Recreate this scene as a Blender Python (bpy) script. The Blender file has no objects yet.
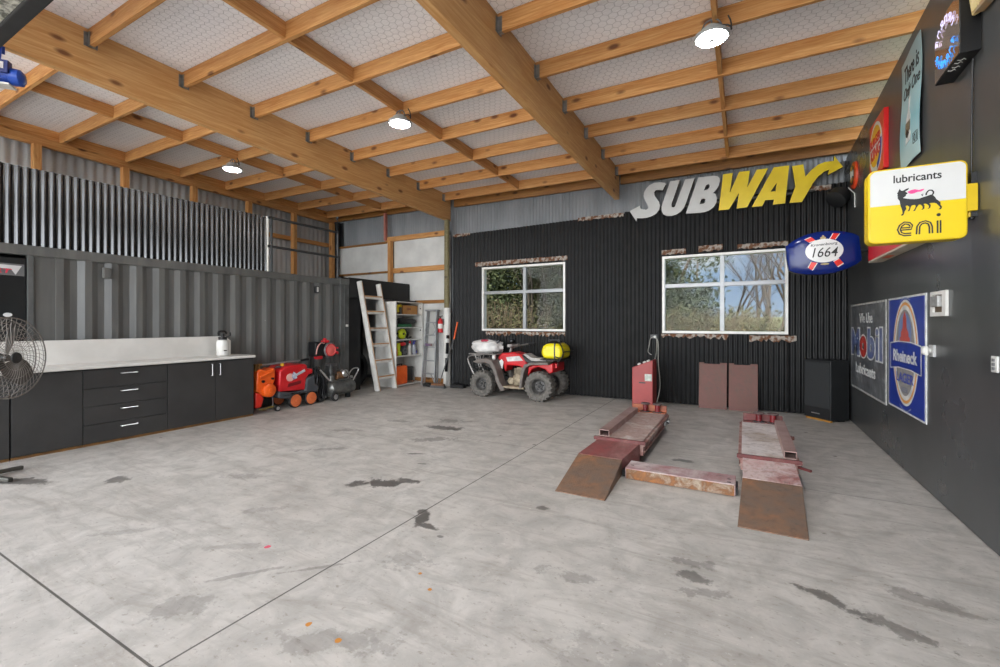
import bpy, bmesh, math, random
from mathutils import Vector, Matrix, noise
from mathutils.geometry import tessellate_polygon
random.seed(7)
sc = bpy.context.scene
col = sc.collection
PI = math.pi

# ------------------------------------------------------------------ materials
def lin(c):
    return tuple((v/255/12.92 if v/255 <= .04045 else ((v/255+.055)/1.055)**2.4) for v in c)
class NT:
    def __init__(s, m):
        s.t = m.node_tree; s.n = s.t.nodes; s.l = s.t.links
    def new(s, ty, **kw):
        n = s.n.new(ty)
        for k, v in kw.items(): setattr(n, k, v)
        return n
    def link(s, a, b): s.l.new(a, b)
    def math(s, op, a, b=None, c=None, clamp=False):
        n = s.new('ShaderNodeMath', operation=op); n.use_clamp = clamp
        for i, v in enumerate((a, b, c)):
            if v is None: continue
            if isinstance(v, (int, float)): n.inputs[i].default_value = v
            else: s.link(v, n.inputs[i])
        return n.outputs[0]
    def ramp(s, fac, pts):
        n = s.new('ShaderNodeValToRGB'); s.link(fac, n.inputs[0])
        els = n.color_ramp.elements
        while len(els) < len(pts): els.new(.5)
        for e, (p, c) in zip(els, pts):
            e.position = p; e.color = (*c, 1) if len(c) == 3 else c
        return n.outputs[0]
    def mix(s, fac, a, b, mode='MIX'):
        n = s.new('ShaderNodeMix', data_type='RGBA', blend_type=mode)
        for i, v in ((0, fac), (6, a), (7, b)):
            if isinstance(v, (int, float)): n.inputs[i].default_value = v
            elif isinstance(v, tuple): n.inputs[i].default_value = (*v, 1) if len(v) == 3 else v
            else: s.link(v, n.inputs[i])
        return n.outputs[2]
    def noise(s, vec, scale, detail=3, rough=.55, dist=0):
        n = s.new('ShaderNodeTexNoise'); n.inputs['Scale'].default_value = scale
        n.inputs['Detail'].default_value = detail; n.inputs['Roughness'].default_value = rough
        n.inputs['Distortion'].default_value = dist
        if vec is not None: s.link(vec, n.inputs['Vector'])
        return n.outputs['Fac']
    def mapping(s, vec, scale=(1, 1, 1), loc=(0, 0, 0), rot=(0, 0, 0)):
        n = s.new('ShaderNodeMapping'); s.link(vec, n.inputs[0])
        n.inputs['Scale'].default_value = scale; n.inputs['Location'].default_value = loc; n.inputs['Rotation'].default_value = rot
        return n.outputs[0]
    def bump(s, h, strength, dist=.01):
        n = s.new('ShaderNodeBump'); n.inputs['Strength'].default_value = strength; n.inputs['Distance'].default_value = dist
        s.link(h, n.inputs['Height']); return n.outputs[0]
def base(name):
    m = bpy.data.materials.new(name); m.use_nodes = True
    t = NT(m); b = t.n['Principled BSDF']
    return m, t, b
def coord(t, kind='Object'):
    return t.new('ShaderNodeTexCoord').outputs[kind]
MATS = {}
def pm(name, c1, c2=None, scale=6, rough=.5, metal=0., bump=0., stretch=(1, 1, 1), lo=.35, hi=.65, emit=0, spec=.5, coat=0, bscale=None, detail=4):
    """surface of two mottled colours (sRGB 0-255)"""
    if name in MATS: return MATS[name]
    m, t, b = base(name); a = lin(c1)
    b.inputs['Roughness'].default_value = rough; b.inputs['Metallic'].default_value = metal
    b.inputs['Specular IOR Level'].default_value = spec
    b.inputs['Coat Weight'].default_value = coat
    b.inputs['Base Color'].default_value = (*a, 1)
    if c2 is None: c2 = tuple(v*.88 for v in c1)
    v = t.mapping(coord(t), stretch); f = t.noise(v, scale, detail)
    c = t.ramp(f, [(lo, a), (hi, lin(c2))]); t.link(c, b.inputs['Base Color'])
    if emit:
        t.link(c, b.inputs['Emission Color']); b.inputs['Emission Strength'].default_value = emit
    if bump:
        t.link(t.bump(t.noise(v, bscale or scale*3, 4), bump), b.inputs['Normal'])
    MATS[name] = m; return m

def wood_mat(name, light, dark, knot, grain=1., contrast=.5):
    m, t, b = base(name); oc = coord(t)
    info = t.new('ShaderNodeObjectInfo')
    off = t.new('ShaderNodeVectorMath', operation='SCALE'); 
    cmb = t.new('ShaderNodeCombineXYZ'); 
    t.link(t.math('MULTIPLY', info.outputs['Random'], 37.), cmb.inputs[0]); t.link(t.math('MULTIPLY', info.outputs['Random'], 11.), cmb.inputs[1])
    add = t.new('ShaderNodeVectorMath', operation='ADD'); t.link(oc, add.inputs[0]); t.link(cmb.outputs[0], add.inputs[1])
    v = add.outputs[0]
    g = t.noise(t.mapping(v, (.55, 9, 9)), 3.2*grain, 4, .6, 1.2)
    fine = t.noise(t.mapping(v, (2, 60, 60)), 3, 2)
    k = t.new('ShaderNodeTexVoronoi'); k.inputs['Scale'].default_value = 1.0; t.link(t.mapping(v, (2.3, 7.5, 5.)), k.inputs['Vector'])
    kn = t.ramp(k.outputs['Distance'], [(.09, (1, 1, 1)), (.20, (0, 0, 0))])
    c = t.ramp(g, [(.34, lin(light)), (.66, lin(dark))])
    wv = t.new('ShaderNodeTexWave', wave_type='BANDS', bands_direction='Z'); wv.inputs['Scale'].default_value = 3.2*grain
    wv.inputs['Distortion'].default_value = 9.; wv.inputs['Detail'].default_value = 3.; wv.inputs['Detail Scale'].default_value = 1.3
    t.link(t.mapping(v, (.7, 3., 3.)), wv.inputs['Vector'])
    c = t.mix(t.math('MULTIPLY', t.math('POWER', wv.outputs['Fac'], 3.), .45), c, lin(dark))
    c = t.mix(t.math('MULTIPLY', fine, .4), c, lin(dark))
    c = t.mix(t.math('MULTIPLY', kn, .92), c, lin(knot))
    hs = t.new('ShaderNodeHueSaturation'); t.link(c, hs.inputs['Color'])
    t.link(t.math('ADD', t.math('MULTIPLY', info.outputs['Random'], .25), .88), hs.inputs['Value'])
    t.link(hs.outputs[0], b.inputs['Base Color']); b.inputs['Roughness'].default_value = .6
    t.link(t.bump(g, .12, .004), b.inputs['Normal'])
    return m

M_pine = wood_mat('pine framing timber', (216, 168, 108), (178, 118, 60), (96, 50, 20))
M_lvl = wood_mat('laminated veneer timber', (220, 178, 122), (192, 140, 82), (112, 66, 32), .8)
M_brownwood = wood_mat('dark pine timber', (168, 118, 58), (124, 80, 34), (70, 38, 12))
M_oldpost = wood_mat('treated pole timber', (134, 126, 92), (104, 94, 62), (66, 56, 36))
M_galv = pm('galvanised steel', (150, 152, 152), (118, 120, 122), 14, .45, .7)
M_silversheet = pm('zincalume sheet', (192, 194, 195), (174, 177, 179), 3, .42, .35, stretch=(1, 1, .3))  # same sheet as the back wall, its brighter lighting put into the colour
M_shadedsheet = pm('shaded zincalume sheet', (138, 141, 144), (122, 125, 128), 3, .45, .3, stretch=(1, 1, .3))  # same zincalume as the left wall, shade mixed into its colour
M_blacksheet = pm('black painted corrugated iron', (26, 26, 26), (18, 18, 18), 5, .38, 0, spec=.28)
M_loftsheet = pm('gloss black corrugated iron', (27, 27, 28), (20, 20, 21), 5, .2, 0.0, spec=.8)
M_blackwall = None
M_whiteboard = pm('white lining board', (214, 214, 210), (196, 196, 193), 2, .5)
M_whitepaint = pm('white paint', (226, 225, 220), (206, 204, 198), 4, .45)
M_blackplastic = pm('black plastic', (26, 26, 27), (18, 18, 19), 8, .4)
M_blackmatte = pm('matt black board', (30, 30, 31), (24, 24, 25), 5, .6)
M_rubber = pm('tyre rubber', (112, 108, 102), (80, 77, 73), 18, .85, bump=.3)
M_darkrubber = pm('black rubber', (30, 30, 30), (22, 22, 22), 12, .7)
M_steel = pm('bare steel', (150, 150, 150), (120, 118, 116), 9, .35, .9)
M_greysteel = pm('grey painted steel', (104, 105, 106), (88, 89, 90), 6, .45, .2)
M_chrome = pm('brushed handle metal', (214, 214, 214), (196, 196, 196), 9, .28, .9)
M_rust = pm('rusted steel', (150, 96, 58), (92, 74, 62), 7, .75, .15, bump=.5)
M_ragrust = pm('flaking rusted iron', (164, 156, 146), (104, 66, 40), 16, .8, bump=.6, lo=.42, hi=.55)

def container_mat():
    m, t, b = base('weathered dark grey container paint'); oc = coord(t)
    g = t.noise(t.mapping(oc, (1, 2.2, .18)), 4, 4)
    c = t.ramp(g, [(.35, lin((104, 104, 101))), (.7, lin((86, 86, 84)))])
    v = t.noise(t.mapping(oc, (3, 3, 1.5)), 5, 5, .7)
    spots = t.ramp(v, [(.735, (0, 0, 0)), (.75, (1, 1, 1))])
    c = t.mix(spots, c, lin((168, 166, 160)))
    t.link(c, b.inputs['Base Color']); b.inputs['Roughness'].default_value = .3
    return m
M_container = container_mat()

def ceiling_mat():
    """white foil lining with hexagonal wire netting beneath it"""
    m, t, b = base('white foil roof lining under wire netting'); oc = coord(t)
    wob = t.new('ShaderNodeTexNoise'); wob.inputs['Scale'].default_value = 2.5; t.link(oc, wob.inputs['Vector'])
    wv = t.new('ShaderNodeVectorMath', operation='SCALE'); t.link(wob.outputs['Color'], wv.inputs[0]); wv.inputs['Scale'].default_value = .05
    ad = t.new('ShaderNodeVectorMath', operation='ADD'); t.link(oc, ad.inputs[0]); t.link(wv.outputs[0], ad.inputs[1])
    p = t.mapping(ad.outputs[0], (11.5, 11.5, 0), (300, 300, 0))
    r = (1., 1.7320508, 1.)
    def cell(off):
        a = t.new('ShaderNodeVectorMath', operation='ADD'); t.link(p, a.inputs[0]); a.inputs[1].default_value = off
        mo = t.new('ShaderNodeVectorMath', operation='MODULO'); t.link(a.outputs[0], mo.inputs[0]); mo.inputs[1].default_value = r
        s = t.new('ShaderNodeVectorMath', operation='SUBTRACT'); t.link(mo.outputs[0], s.inputs[0]); s.inputs[1].default_value = (.5, .8660254, 0)
        ab = t.new('ShaderNodeVectorMath', operation='ABSOLUTE'); t.link(s.outputs[0], ab.inputs[0])
        sx = t.new('ShaderNodeSeparateXYZ'); t.link(ab.outputs[0], sx.inputs[0])
        d = t.math('MAXIMUM', sx.outputs[0], t.math('ADD', t.math('MULTIPLY', sx.outputs[0], .5), t.math('MULTIPLY', sx.outputs[1], .8660254)))
        return d
    d = t.math('MINIMUM', cell((0, 0, 0)), cell((.5, .8660254, 0)))
    line = t.ramp(d, [(.455, (0, 0, 0)), (.485, (1, 1, 1))])
    n1 = t.noise(oc, 1.4, 4); n2 = t.noise(t.mapping(oc, (2, 14, 1)), 2.5, 3)
    c = t.ramp(n1, [(.3, lin((247, 246, 247))), (.7, lin((238, 237, 239)))])
    c = t.mix(t.math('MULTIPLY', n2, .2), c, lin((205, 205, 208)))
    c = t.mix(t.math('MULTIPLY', line, .42), c, lin((110, 110, 112)))
    t.link(c, b.inputs['Base Color']); b.inputs['Roughness'].default_value = .55
    hb = t.math('SUBTRACT', t.math('MULTIPLY', n2, .8), t.math('MULTIPLY', line, .5))
    t.link(t.bump(hb, .5, .02), b.inputs['Normal'])
    return m
M_ceiling = ceiling_mat()

def floor_mat():
    m, t, b = base('power floated concrete slab'); oc = coord(t)
    sx = t.new('ShaderNodeSeparateXYZ'); t.link(oc, sx.inputs[0]); X, Y = sx.outputs[0], sx.outputs[1]
    n1 = t.noise(oc, .7, 5, .6); n2 = t.noise(oc, 4.2, 6, .65, .6); n3 = t.noise(t.mapping(oc, (1, 1.5, 1)), 22, 4, .7)
    sw = t.noise(t.mapping(oc, (.5, 2.6, 1), rot=(0, 0, .5)), 2.2, 6, .7, 1.)
    c = t.ramp(n1, [(.3, lin((194, 189, 183))), (.7, lin((178, 172, 165)))])
    c = t.mix(t.ramp(n2, [(.38, (0, 0, 0)), (.66, (.75, .75, .75))]), c, lin((152, 148, 142)))
    c = t.mix(t.ramp(sw, [(.5, (0, 0, 0)), (.68, (.6, .6, .6))]), c, lin((140, 134, 126)))
    c = t.mix(t.ramp(n3, [(.58, (0, 0, 0)), (.72, (.65, .65, .65))]), c, lin((120, 112, 100)))
    c = t.mix(t.ramp(n3, [(.28, (.5, .5, .5)), (.36, (0, 0, 0))]), c, lin((222, 218, 210)))
    # small scattered drips and specks
    vo = t.new('ShaderNodeTexVoronoi'); vo.inputs['Scale'].default_value = 1.5; t.link(oc, vo.inputs['Vector'])
    wn = t.math('ADD', vo.outputs['Distance'], t.math('MULTIPLY', t.noise(oc, 30, 3), .05))
    c = t.mix(t.ramp(wn, [(.05, (.85, .85, .85)), (.065, (0, 0, 0))]), c, lin((84, 78, 70)))
    # oil stains, scuffs, painted shadow of the fan base: (x, y, rx, ry, rot, strength, raggedness)
    nz = t.math('SUBTRACT', t.noise(oc, 7, 5, .65), .5); nzf = t.math('SUBTRACT', t.noise(oc, 24, 4, .7), .5)
    S = [(-2.98, 3.12, .26, .10, .5, .95, 2.6), (-2.80, 3.27, .13, .06, .2, .9, 1.6), (-3.16, 2.98, .10, .07, .9, .8, 2.), (-2.16, 2.70, .05, .15, .35, .95, 1.5), (-2.06, 2.62, .10, .04, -.1, .9, 1.5),
         (-2.24, 2.80, .05, .05, 0, .9, 1.), (-1.87, 2.53, .03, .02, 0, .7, 1.), (-3.75, 5.18, .30, .12, .2, .85, 2.2), (-3.5, 4.6, .3, .1, .6, .5, 3.),
         (-.26, 2.84, .10, .06, 0, .7, 2.), (-.28, 3.02, .14, .05, .1, .5, 2.5), (-.2, 2.70, .1, .05, .2, .4, 3), (.42, 2.96, .16, .05, -.5, .75, 2.8), (.64, 2.86, .14, .05, -.5, .6, 3.2),
         (-5.26, 1.98, .12, .09, .3, .7, 2.5), (-.9, 2.5, .14, .06, 0, .35, 3.), (-1.43, 3.32, .05, .04, 0, .8, 1.5), (-1.66, 1.47, .3, .07, .5, .3, 3), (-2.62, 1.58, .20, .02, .9, .4, 2.2), (-2.3, 1.84, .24, .016, .8, .4, 2.), (-3.0, 1.75, .2, .03, .6, .25, 3.), (-3.9, 1.5, .2, .04, .7, .3, 3.), (-4.3, 2.6, .2, .06, .5, .35, 3.), (-3.9, 5.6, .25, .1, .2, .5, 3.), (-2.9, 5.9, .2, .08, .2, .4, 3.), (-4.6, 5.2, .2, .07, .3, .5, 3.), (-3.3, 4.0, .12, .03, .4, .8, 2.), (-3.0, 3.75, .06, .02, .4, .8, 2.), (.2, 2.2, .25, .08, .2, .3, 3.),
         (-1.85, 2.19, .14, .10, .7, .3, 3.), (-1.3, 4.9, .2, .1, .1, .3, 3), (-.6, 5.2, .1, .06, 0, .7, 2.), (-5.95, 1.52, .28, .09, .42, .8, 1.8), (-4.4, 3.6, .3, .05, .7, .5, 3.), (-4.9, 4.4, .25, .06, .5, .5, 3),  # the entry by the fan feet is the fan base's shadow, painted dark
         (-3.4, 2.2, .2, .05, .7, .3, 3.), (.9, 3.2, .2, .06, -.3, .4, 3.), (-2.6, 1.25, .13, .11, .6, .3, 3.), (-.45, 1.9, .3, .2, .2, .25, 3.5), (0.3, 1.75, .3, .1, -.2, .4, 3.5)]
    tot = None
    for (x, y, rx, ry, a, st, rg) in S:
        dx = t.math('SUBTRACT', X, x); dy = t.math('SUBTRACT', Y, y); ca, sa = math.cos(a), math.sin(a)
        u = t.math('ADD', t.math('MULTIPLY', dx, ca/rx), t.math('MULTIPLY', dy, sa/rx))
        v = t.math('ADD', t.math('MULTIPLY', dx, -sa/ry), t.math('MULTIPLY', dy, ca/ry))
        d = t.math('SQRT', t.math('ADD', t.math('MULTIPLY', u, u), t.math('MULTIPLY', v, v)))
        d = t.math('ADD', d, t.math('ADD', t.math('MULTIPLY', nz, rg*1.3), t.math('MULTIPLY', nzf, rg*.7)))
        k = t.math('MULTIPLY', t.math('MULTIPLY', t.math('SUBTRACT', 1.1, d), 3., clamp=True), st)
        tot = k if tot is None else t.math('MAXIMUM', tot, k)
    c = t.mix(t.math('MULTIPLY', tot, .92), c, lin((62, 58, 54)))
    def spot(c, x, y, r, colr):
        dx = t.math('SUBTRACT', X, x); dy = t.math('SUBTRACT', Y, y)
        d = t.math('ADD', t.math('SQRT', t.math('ADD', t.math('MULTIPLY', dx, dx), t.math('MULTIPLY', dy, dy))), t.math('MULTIPLY', nzf, r*1.5))
        return t.mix(t.math('LESS_THAN', d, r), c, colr)
    for x, y, r in ((-1.90, 1.48, .016), (-1.68, 1.47, .016), (-1.70, 2.1, .012), (-1.55, 2.0, .012)): c = spot(c, x, y, r, lin((188, 122, 40)))
    c = spot(c, -2.8, 1.86, .02, lin((206, 74, 96)))
    # saw-cut joints
    def cut(axis, at, lo_=None, hi_=None, w=.006):
        q, o = (X, Y) if axis == 'x' else (Y, X)
        k = t.math('LESS_THAN', t.math('ABSOLUTE', t.math('SUBTRACT', q, at)), w)
        if lo_ is not None: k = t.math('MULTIPLY', k, t.math('GREATER_THAN', o, lo_))
        if hi_ is not None: k = t.math('MULTIPLY', k, t.math('LESS_THAN', o, hi_))
        return k
    j = t.math('MAXIMUM', cut('x', -2.235), t.math('MAXIMUM', cut('y', .965, None, -2.235), t.math('MULTIPLY', cut('y', 4.85), .55)))
    c = t.mix(t.math('MULTIPLY', j, .85), c, lin((58, 54, 50)))
    t.link(c, b.inputs['Base Color'])
    rr = t.math('ADD', t.math('MULTIPLY', n2, .25), .42); rr = t.math('SUBTRACT', rr, t.math('MULTIPLY', tot, .15)); t.link(rr, b.inputs['Roughness'])
    t.link(t.bump(t.math('SUBTRACT', t.math('ADD', n2, t.math('MULTIPLY', n3, .4)), t.math('MULTIPLY', j, 2.)), .12, .006), b.inputs['Normal'])
    return m
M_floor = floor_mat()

def darkwall_mat():
    m, t, b = base('charcoal lining panel with a soft sheen'); oc = coord(t)
    n = t.noise(oc, 1.2, 4); n2 = t.noise(t.mapping(oc, (1, 3, 8)), 9, 5, .7)
    c = t.ramp(n, [(.3, lin((76, 77, 77))), (.7, lin((67, 68, 68)))])
    c = t.mix(t.ramp(n2, [(.7, (0, 0, 0)), (.78, (.4, .4, .4))]), c, lin((104, 102, 98)))
    sx = t.new('ShaderNodeSeparateXYZ'); t.link(oc, sx.inputs[0])
    m_ = t.math('ABSOLUTE', t.math('SUBTRACT', t.math('MODULO', t.math('ADD', sx.outputs[1], 100.02), 1.2), .6))
    j = t.math('LESS_THAN', m_, .0035); c = t.mix(t.math('MULTIPLY', j, .6), c, lin((34, 34, 34)))
    t.link(c, b.inputs['Base Color'])
    t.link(t.math('ADD', t.math('MULTIPLY', n, .1), .24), b.inputs['Roughness']); b.inputs['Specular IOR Level'].default_value = .32
    t.link(t.bump(n, .05, .01), b.inputs['Normal'])
    return m
M_darkwall = darkwall_mat()

def glass_mat():
    m, t, b = base('window glass'); t.n.remove(b)
    tr = t.new('ShaderNodeBsdfTransparent'); tr.inputs[0].default_value = (.95, .97, .96, 1)
    gl = t.new('ShaderNodeBsdfGlossy'); gl.inputs['Roughness'].default_value = .02
    fr = t.new('ShaderNodeFresnel'); fr.inputs[0].default_value = 1.45
    mx = t.new('ShaderNodeMixShader'); t.link(t.math('MULTIPLY', fr.outputs[0], .12), mx.inputs[0]); t.link(tr.outputs[0], mx.inputs[1]); t.link(gl.outputs[0], mx.inputs[2])
    t.link(mx.outputs[0], t.n['Material Output'].inputs[0]); return m
M_glass = glass_mat()

def plate_mat(name, c1, c2, c3, scale=3., bumpy=True):
    """painted steel worn through to rust, with a raised tread pattern"""
    m, t, b = base(name); oc = coord(t)
    n1 = t.noise(oc, scale, 6, .65, .5); n2 = t.noise(oc, scale*6, 5, .7)
    c = t.ramp(n1, [(.32, lin(c1)), (.5, lin(c2)), (.68, lin(c3))])
    c = t.mix(t.ramp(n2, [(.5, (0, 0, 0)), (.75, (.6, .6, .6))]), c, lin((70, 58, 50)))
    t.link(c, b.inputs['Base Color']); b.inputs['Roughness'].default_value = .55; b.inputs['Metallic'].default_value = .1
    if bumpy:
        w = t.new('ShaderNodeTexChecker'); w.inputs['Scale'].default_value = 55; t.link(t.mapping(oc, rot=(0, 0, .785)), w.inputs['Vector'])
        t.link(t.bump(t.math('ADD', t.math('MULTIPLY', w.outputs['Fac'], .7), n2), .35, .004), b.inputs['Normal'])
    return m
M_ramprust = plate_mat('rusty tread plate', (142, 96, 64), (116, 90, 72), (100, 88, 80))
M_rampred = plate_mat('worn red tread plate', (124, 60, 58), (116, 68, 66), (140, 104, 100))
M_runway = plate_mat('runway steel worn bare', (186, 164, 154), (164, 138, 130), (198, 188, 182), 4)
M_sideworn = plate_mat('side channel paint worn bare', (186, 172, 162), (150, 108, 100), (120, 74, 68), 5, False)
M_runwaypale = plate_mat('runway steel worn pale', (214, 208, 204), (200, 190, 186), (164, 148, 132), 3)
M_ramppale = plate_mat('red tread plate worn to silver', (172, 138, 134), (184, 164, 160), (134, 80, 76), 4)
M_liftred = plate_mat('dark red lift paint', (112, 48, 46), (96, 46, 44), (128, 84, 76), 4, False)
M_beamrust = plate_mat('flaking rust on beam face', (160, 100, 46), (118, 78, 46), (160, 146, 128), 8, False)
M_beamtop = plate_mat('worn red and bare beam top', (140, 72, 76), (186, 166, 164), (216, 210, 208), 1.6, False)
M_oxide = plate_mat('red oxide sheet steel', (108, 62, 54), (96, 58, 48), (88, 66, 52), 1.6, False)

# ------------------------------------------------------------------ mesh tools
class MB:
    def __init__(s): s.v = []; s.f = []; s.m = []; s.cm = 0
    def mat(s, i): s.cm = i; return s
    def add(s, vs, fs):
        o = len(s.v); s.v += [tuple(p) for p in vs]
        for f in fs: s.f.append(tuple(i+o for i in f)); s.m.append(s.cm)
        return s
    def box(s, x0, x1, y0, y1, z0, z1):
        vs = [(x, y, z) for x in (x0, x1) for y in (y0, y1) for z in (z0, z1)]
        return s.add(vs, [(0, 1, 3, 2), (4, 6, 7, 5), (0, 4, 5, 1), (2, 3, 7, 6), (0, 2, 6, 4), (1, 5, 7, 3)])
    def bar(s, p, q, w, h, up=(0, 0, 1)):
        """rectangular bar from p to q, w wide, h deep along 'up'"""
        p, q = Vector(p), Vector(q); d = (q-p).normalized(); u = Vector(up); u = (u-d*u.dot(d)).normalized(); r = d.cross(u)
        vs = [b+r*(a*w/2)+u*(c*h/2) for b in (p, q) for a in (-1, 1) for c in (-1, 1)]
        return s.add(vs, [(0, 1, 3, 2), (4, 6, 7, 5), (0, 4, 5, 1), (2, 3, 7, 6), (0, 2, 6, 4), (1, 5, 7, 3)])
    def lathe(s, o, axis, prof, n=24, cap=True):
        """prof: (along, radius)"""
        o = Vector(o); d = Vector(axis).normalized(); a = d.orthogonal().normalized(); b = d.cross(a); vs = []; fs = []
        for (t, r) in prof:
            for i in range(n):
                th = 2*PI*i/n; vs.append(o+d*t+a*(r*math.cos(th))+b*(r*math.sin(th)))
        for k in range(len(prof)-1):
            for i in range(n):
                j = (i+1) % n; fs.append((k*n+i, k*n+j, (k+1)*n+j, (k+1)*n+i))
        if cap:
            if prof[0][1] > 1e-6: fs.append(tuple(range(n)))
            if prof[-1][1] > 1e-6: fs.append(tuple(range((len(prof)-1)*n, len(prof)*n)))
        return s.add(vs, fs)
    def cyl(s, p, q, r, r2=None, n=20):
        p, q = Vector(p), Vector(q); return s.lathe(p, q-p, [(0, r), ((q-p).length, r if r2 is None else r2)], n)
    def tube(s, pts, r, n=8, closed=False, smooth=0):
        P = [Vector(p) for p in pts]
        for _ in range(smooth):
            Q = []
            L = len(P)
            for i in range(L if closed else L-1):
                a, b = P[i], P[(i+1) % L]; Q += [a*.75+b*.25, a*.25+b*.75]
            P = Q if closed else [P[0]]+Q+[P[-1]]
        L = len(P); vs = []; fs = []; ref = None
        rs = r if isinstance(r, (list, tuple)) else None
        for i, p in enumerate(P):
            if closed: d = P[(i+1) % L]-P[i-1]
            else: d = P[min(i+1, L-1)]-P[max(i-1, 0)]
            d.normalize()
            if ref is None: ref = d.orthogonal().normalized()
            ref = (ref-d*ref.dot(d))
            ref = ref.normalized() if ref.length > 1e-6 else d.orthogonal().normalized()
            b = d.cross(ref); rr = r if rs is None else rs[0]+(rs[1]-rs[0])*i/(L-1)
            for k in range(n):
                th = 2*PI*k/n; vs.append(p+ref*(rr*math.cos(th))+b*(rr*math.sin(th)))
        for i in range(L if closed else L-1):
            for k in range(n):
                j = (k+1) % n; i2 = (i+1) % L; fs.append((i*n+k, i*n+j, i2*n+j, i2*n+k))
        if not closed: fs += [tuple(range(n)), tuple(range((L-1)*n, L*n))]
        return s.add(vs, fs)
    def prism(s, polys, fr, d0, d1):
        """polygon (first outline, then holes) in frame fr(u, v, d), extruded from d0 to d1"""
        if not isinstance(polys[0][0], (tuple, list)): polys = [polys]
        flat = [p for q in polys for p in q]; n = len(flat)
        tri = tessellate_polygon([[Vector((p[0], p[1], 0)) for p in q] for q in polys])
        vs = [fr(p[0], p[1], d0) for p in flat]+[fr(p[0], p[1], d1) for p in flat]
        fs = []
        if len(polys) == 1: fs += [tuple(range(n)), tuple(range(n, 2*n))]
        else: fs += [tuple(t) for t in tri]+[tuple(i+n for i in t) for t in tri]
        o = 0
        for q in polys:
            L = len(q)
            for i in range(L): fs.append((o+i, o+(i+1) % L, n+o+(i+1) % L, n+o+i))
            o += L
        return s.add(vs, fs)
    def face(s, poly, fr, d):
        """flat filled polygon with a hair of thickness"""
        return s.prism(poly, fr, d-.0015, d)
    def stroke(s, path, w, fr, d0, d1, closed=False):
        P = [Vector((p[0], p[1])) for p in path]; L = len(P); A = []; B = []
        for i in range(L):
            if closed: t = P[(i+1) % L]-P[i-1]
            else: t = P[min(i+1, L-1)]-P[max(i-1, 0)]
            if t.length < 1e-9: t = Vector((1, 0))
            t.normalize(); nrm = Vector((-t.y, t.x)); A.append(P[i]+nrm*w/2); B.append(P[i]-nrm*w/2)
        vs = [fr(p.x, p.y, d) for d in (d0, d1) for p in A+B]; fs = []
        for i in range(L if closed else L-1):
            j = (i+1) % L
            fs += [(i, j, L+j, L+i), (2*L+i, 2*L+j, 3*L+j, 3*L+i), (i, j, 2*L+j, 2*L+i), (L+i, L+j, 3*L+j, 3*L+i)]
        return s.add(vs, fs)
    def blob(s, c, r, n=20, m=14, e=1., nz=0., seed=0.):
        """rounded lump; e<1 is boxier"""
        vs = []; fs = []
        sg = lambda x: math.copysign(abs(x)**e, x)
        for i in range(m+1):
            ph = -PI/2+PI*i/m
            for k in range(n):
                th = 2*PI*k/n; p = Vector((sg(math.cos(ph))*sg(math.cos(th)), sg(math.cos(ph))*sg(math.sin(th)), sg(math.sin(ph))))
                f = 1+nz*noise.noise(p*2.3+Vector((seed, seed*2, 0)))
                vs.append((c[0]+p.x*r[0]*f, c[1]+p.y*r[1]*f, c[2]+p.z*r[2]*f))
        for i in range(m):
            for k in range(n):
                j = (k+1) % n; fs.append((i*n+k, i*n+j, (i+1)*n+j, (i+1)*n+k))
        return s.add(vs, fs)
    def torus(s, c, axis, R, r, n=32, m=12, flat=1.):
        c = Vector(c); d = Vector(axis).normalized(); a = d.orthogonal().normalized(); b = d.cross(a); vs = []; fs = []
        for i in range(n):
            th = 2*PI*i/n; rad = a*math.cos(th)+b*math.sin(th)
            for k in range(m):
                ph = 2*PI*k/m; vs.append(c+rad*(R+r*math.cos(ph))+d*(r*flat*math.sin(ph)))
        for i in range(n):
            for k in range(m):
                i2, k2 = (i+1) % n, (k+1) % m; fs.append((i*m+k, i*m+k2, i2*m+k2, i2*m+k))
        return s.add(vs, fs)
    def corr(s, u0, u1, v0, v1, fr, amp, pitch, kind='sine', seg=8, phase=0.):
        """vertical corrugated sheet from u0 to u1; v0/v1 numbers or functions of u; fr(u, v, d)"""
        us = []
        if kind == 'sine':
            n = max(2, int((u1-u0)/pitch*seg))
            us = [(u0+(u1-u0)*i/n, amp*.5*(1-math.cos(2*PI*(u0+(u1-u0)*i/n)/pitch))) for i in range(n+1)]
        else:
            k = math.floor(u0/pitch)-1; pr = [(0, 0), (.26, 0), (.5, 1), (.76, 1)]
            us = [(u0, 0)]
            while k*pitch < u1:
                for a, b in pr:
                    u = (k+a)*pitch+phase
                    if u0 < u < u1: us.append((u, b*amp))
                k += 1
            us.append((u1, 0))
        f0 = v0 if callable(v0) else (lambda u: v0); f1 = v1 if callable(v1) else (lambda u: v1)
        L = len(us); vs = [fr(u, f0(u), d) for u, d in us]+[fr(u, f1(u), d) for u, d in us]
        return s.add(vs, [(i, i+1, L+i+1, L+i) for i in range(L-1)])
    def mesh(s, fr_pts, faces): return s.add(fr_pts, faces)

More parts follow.
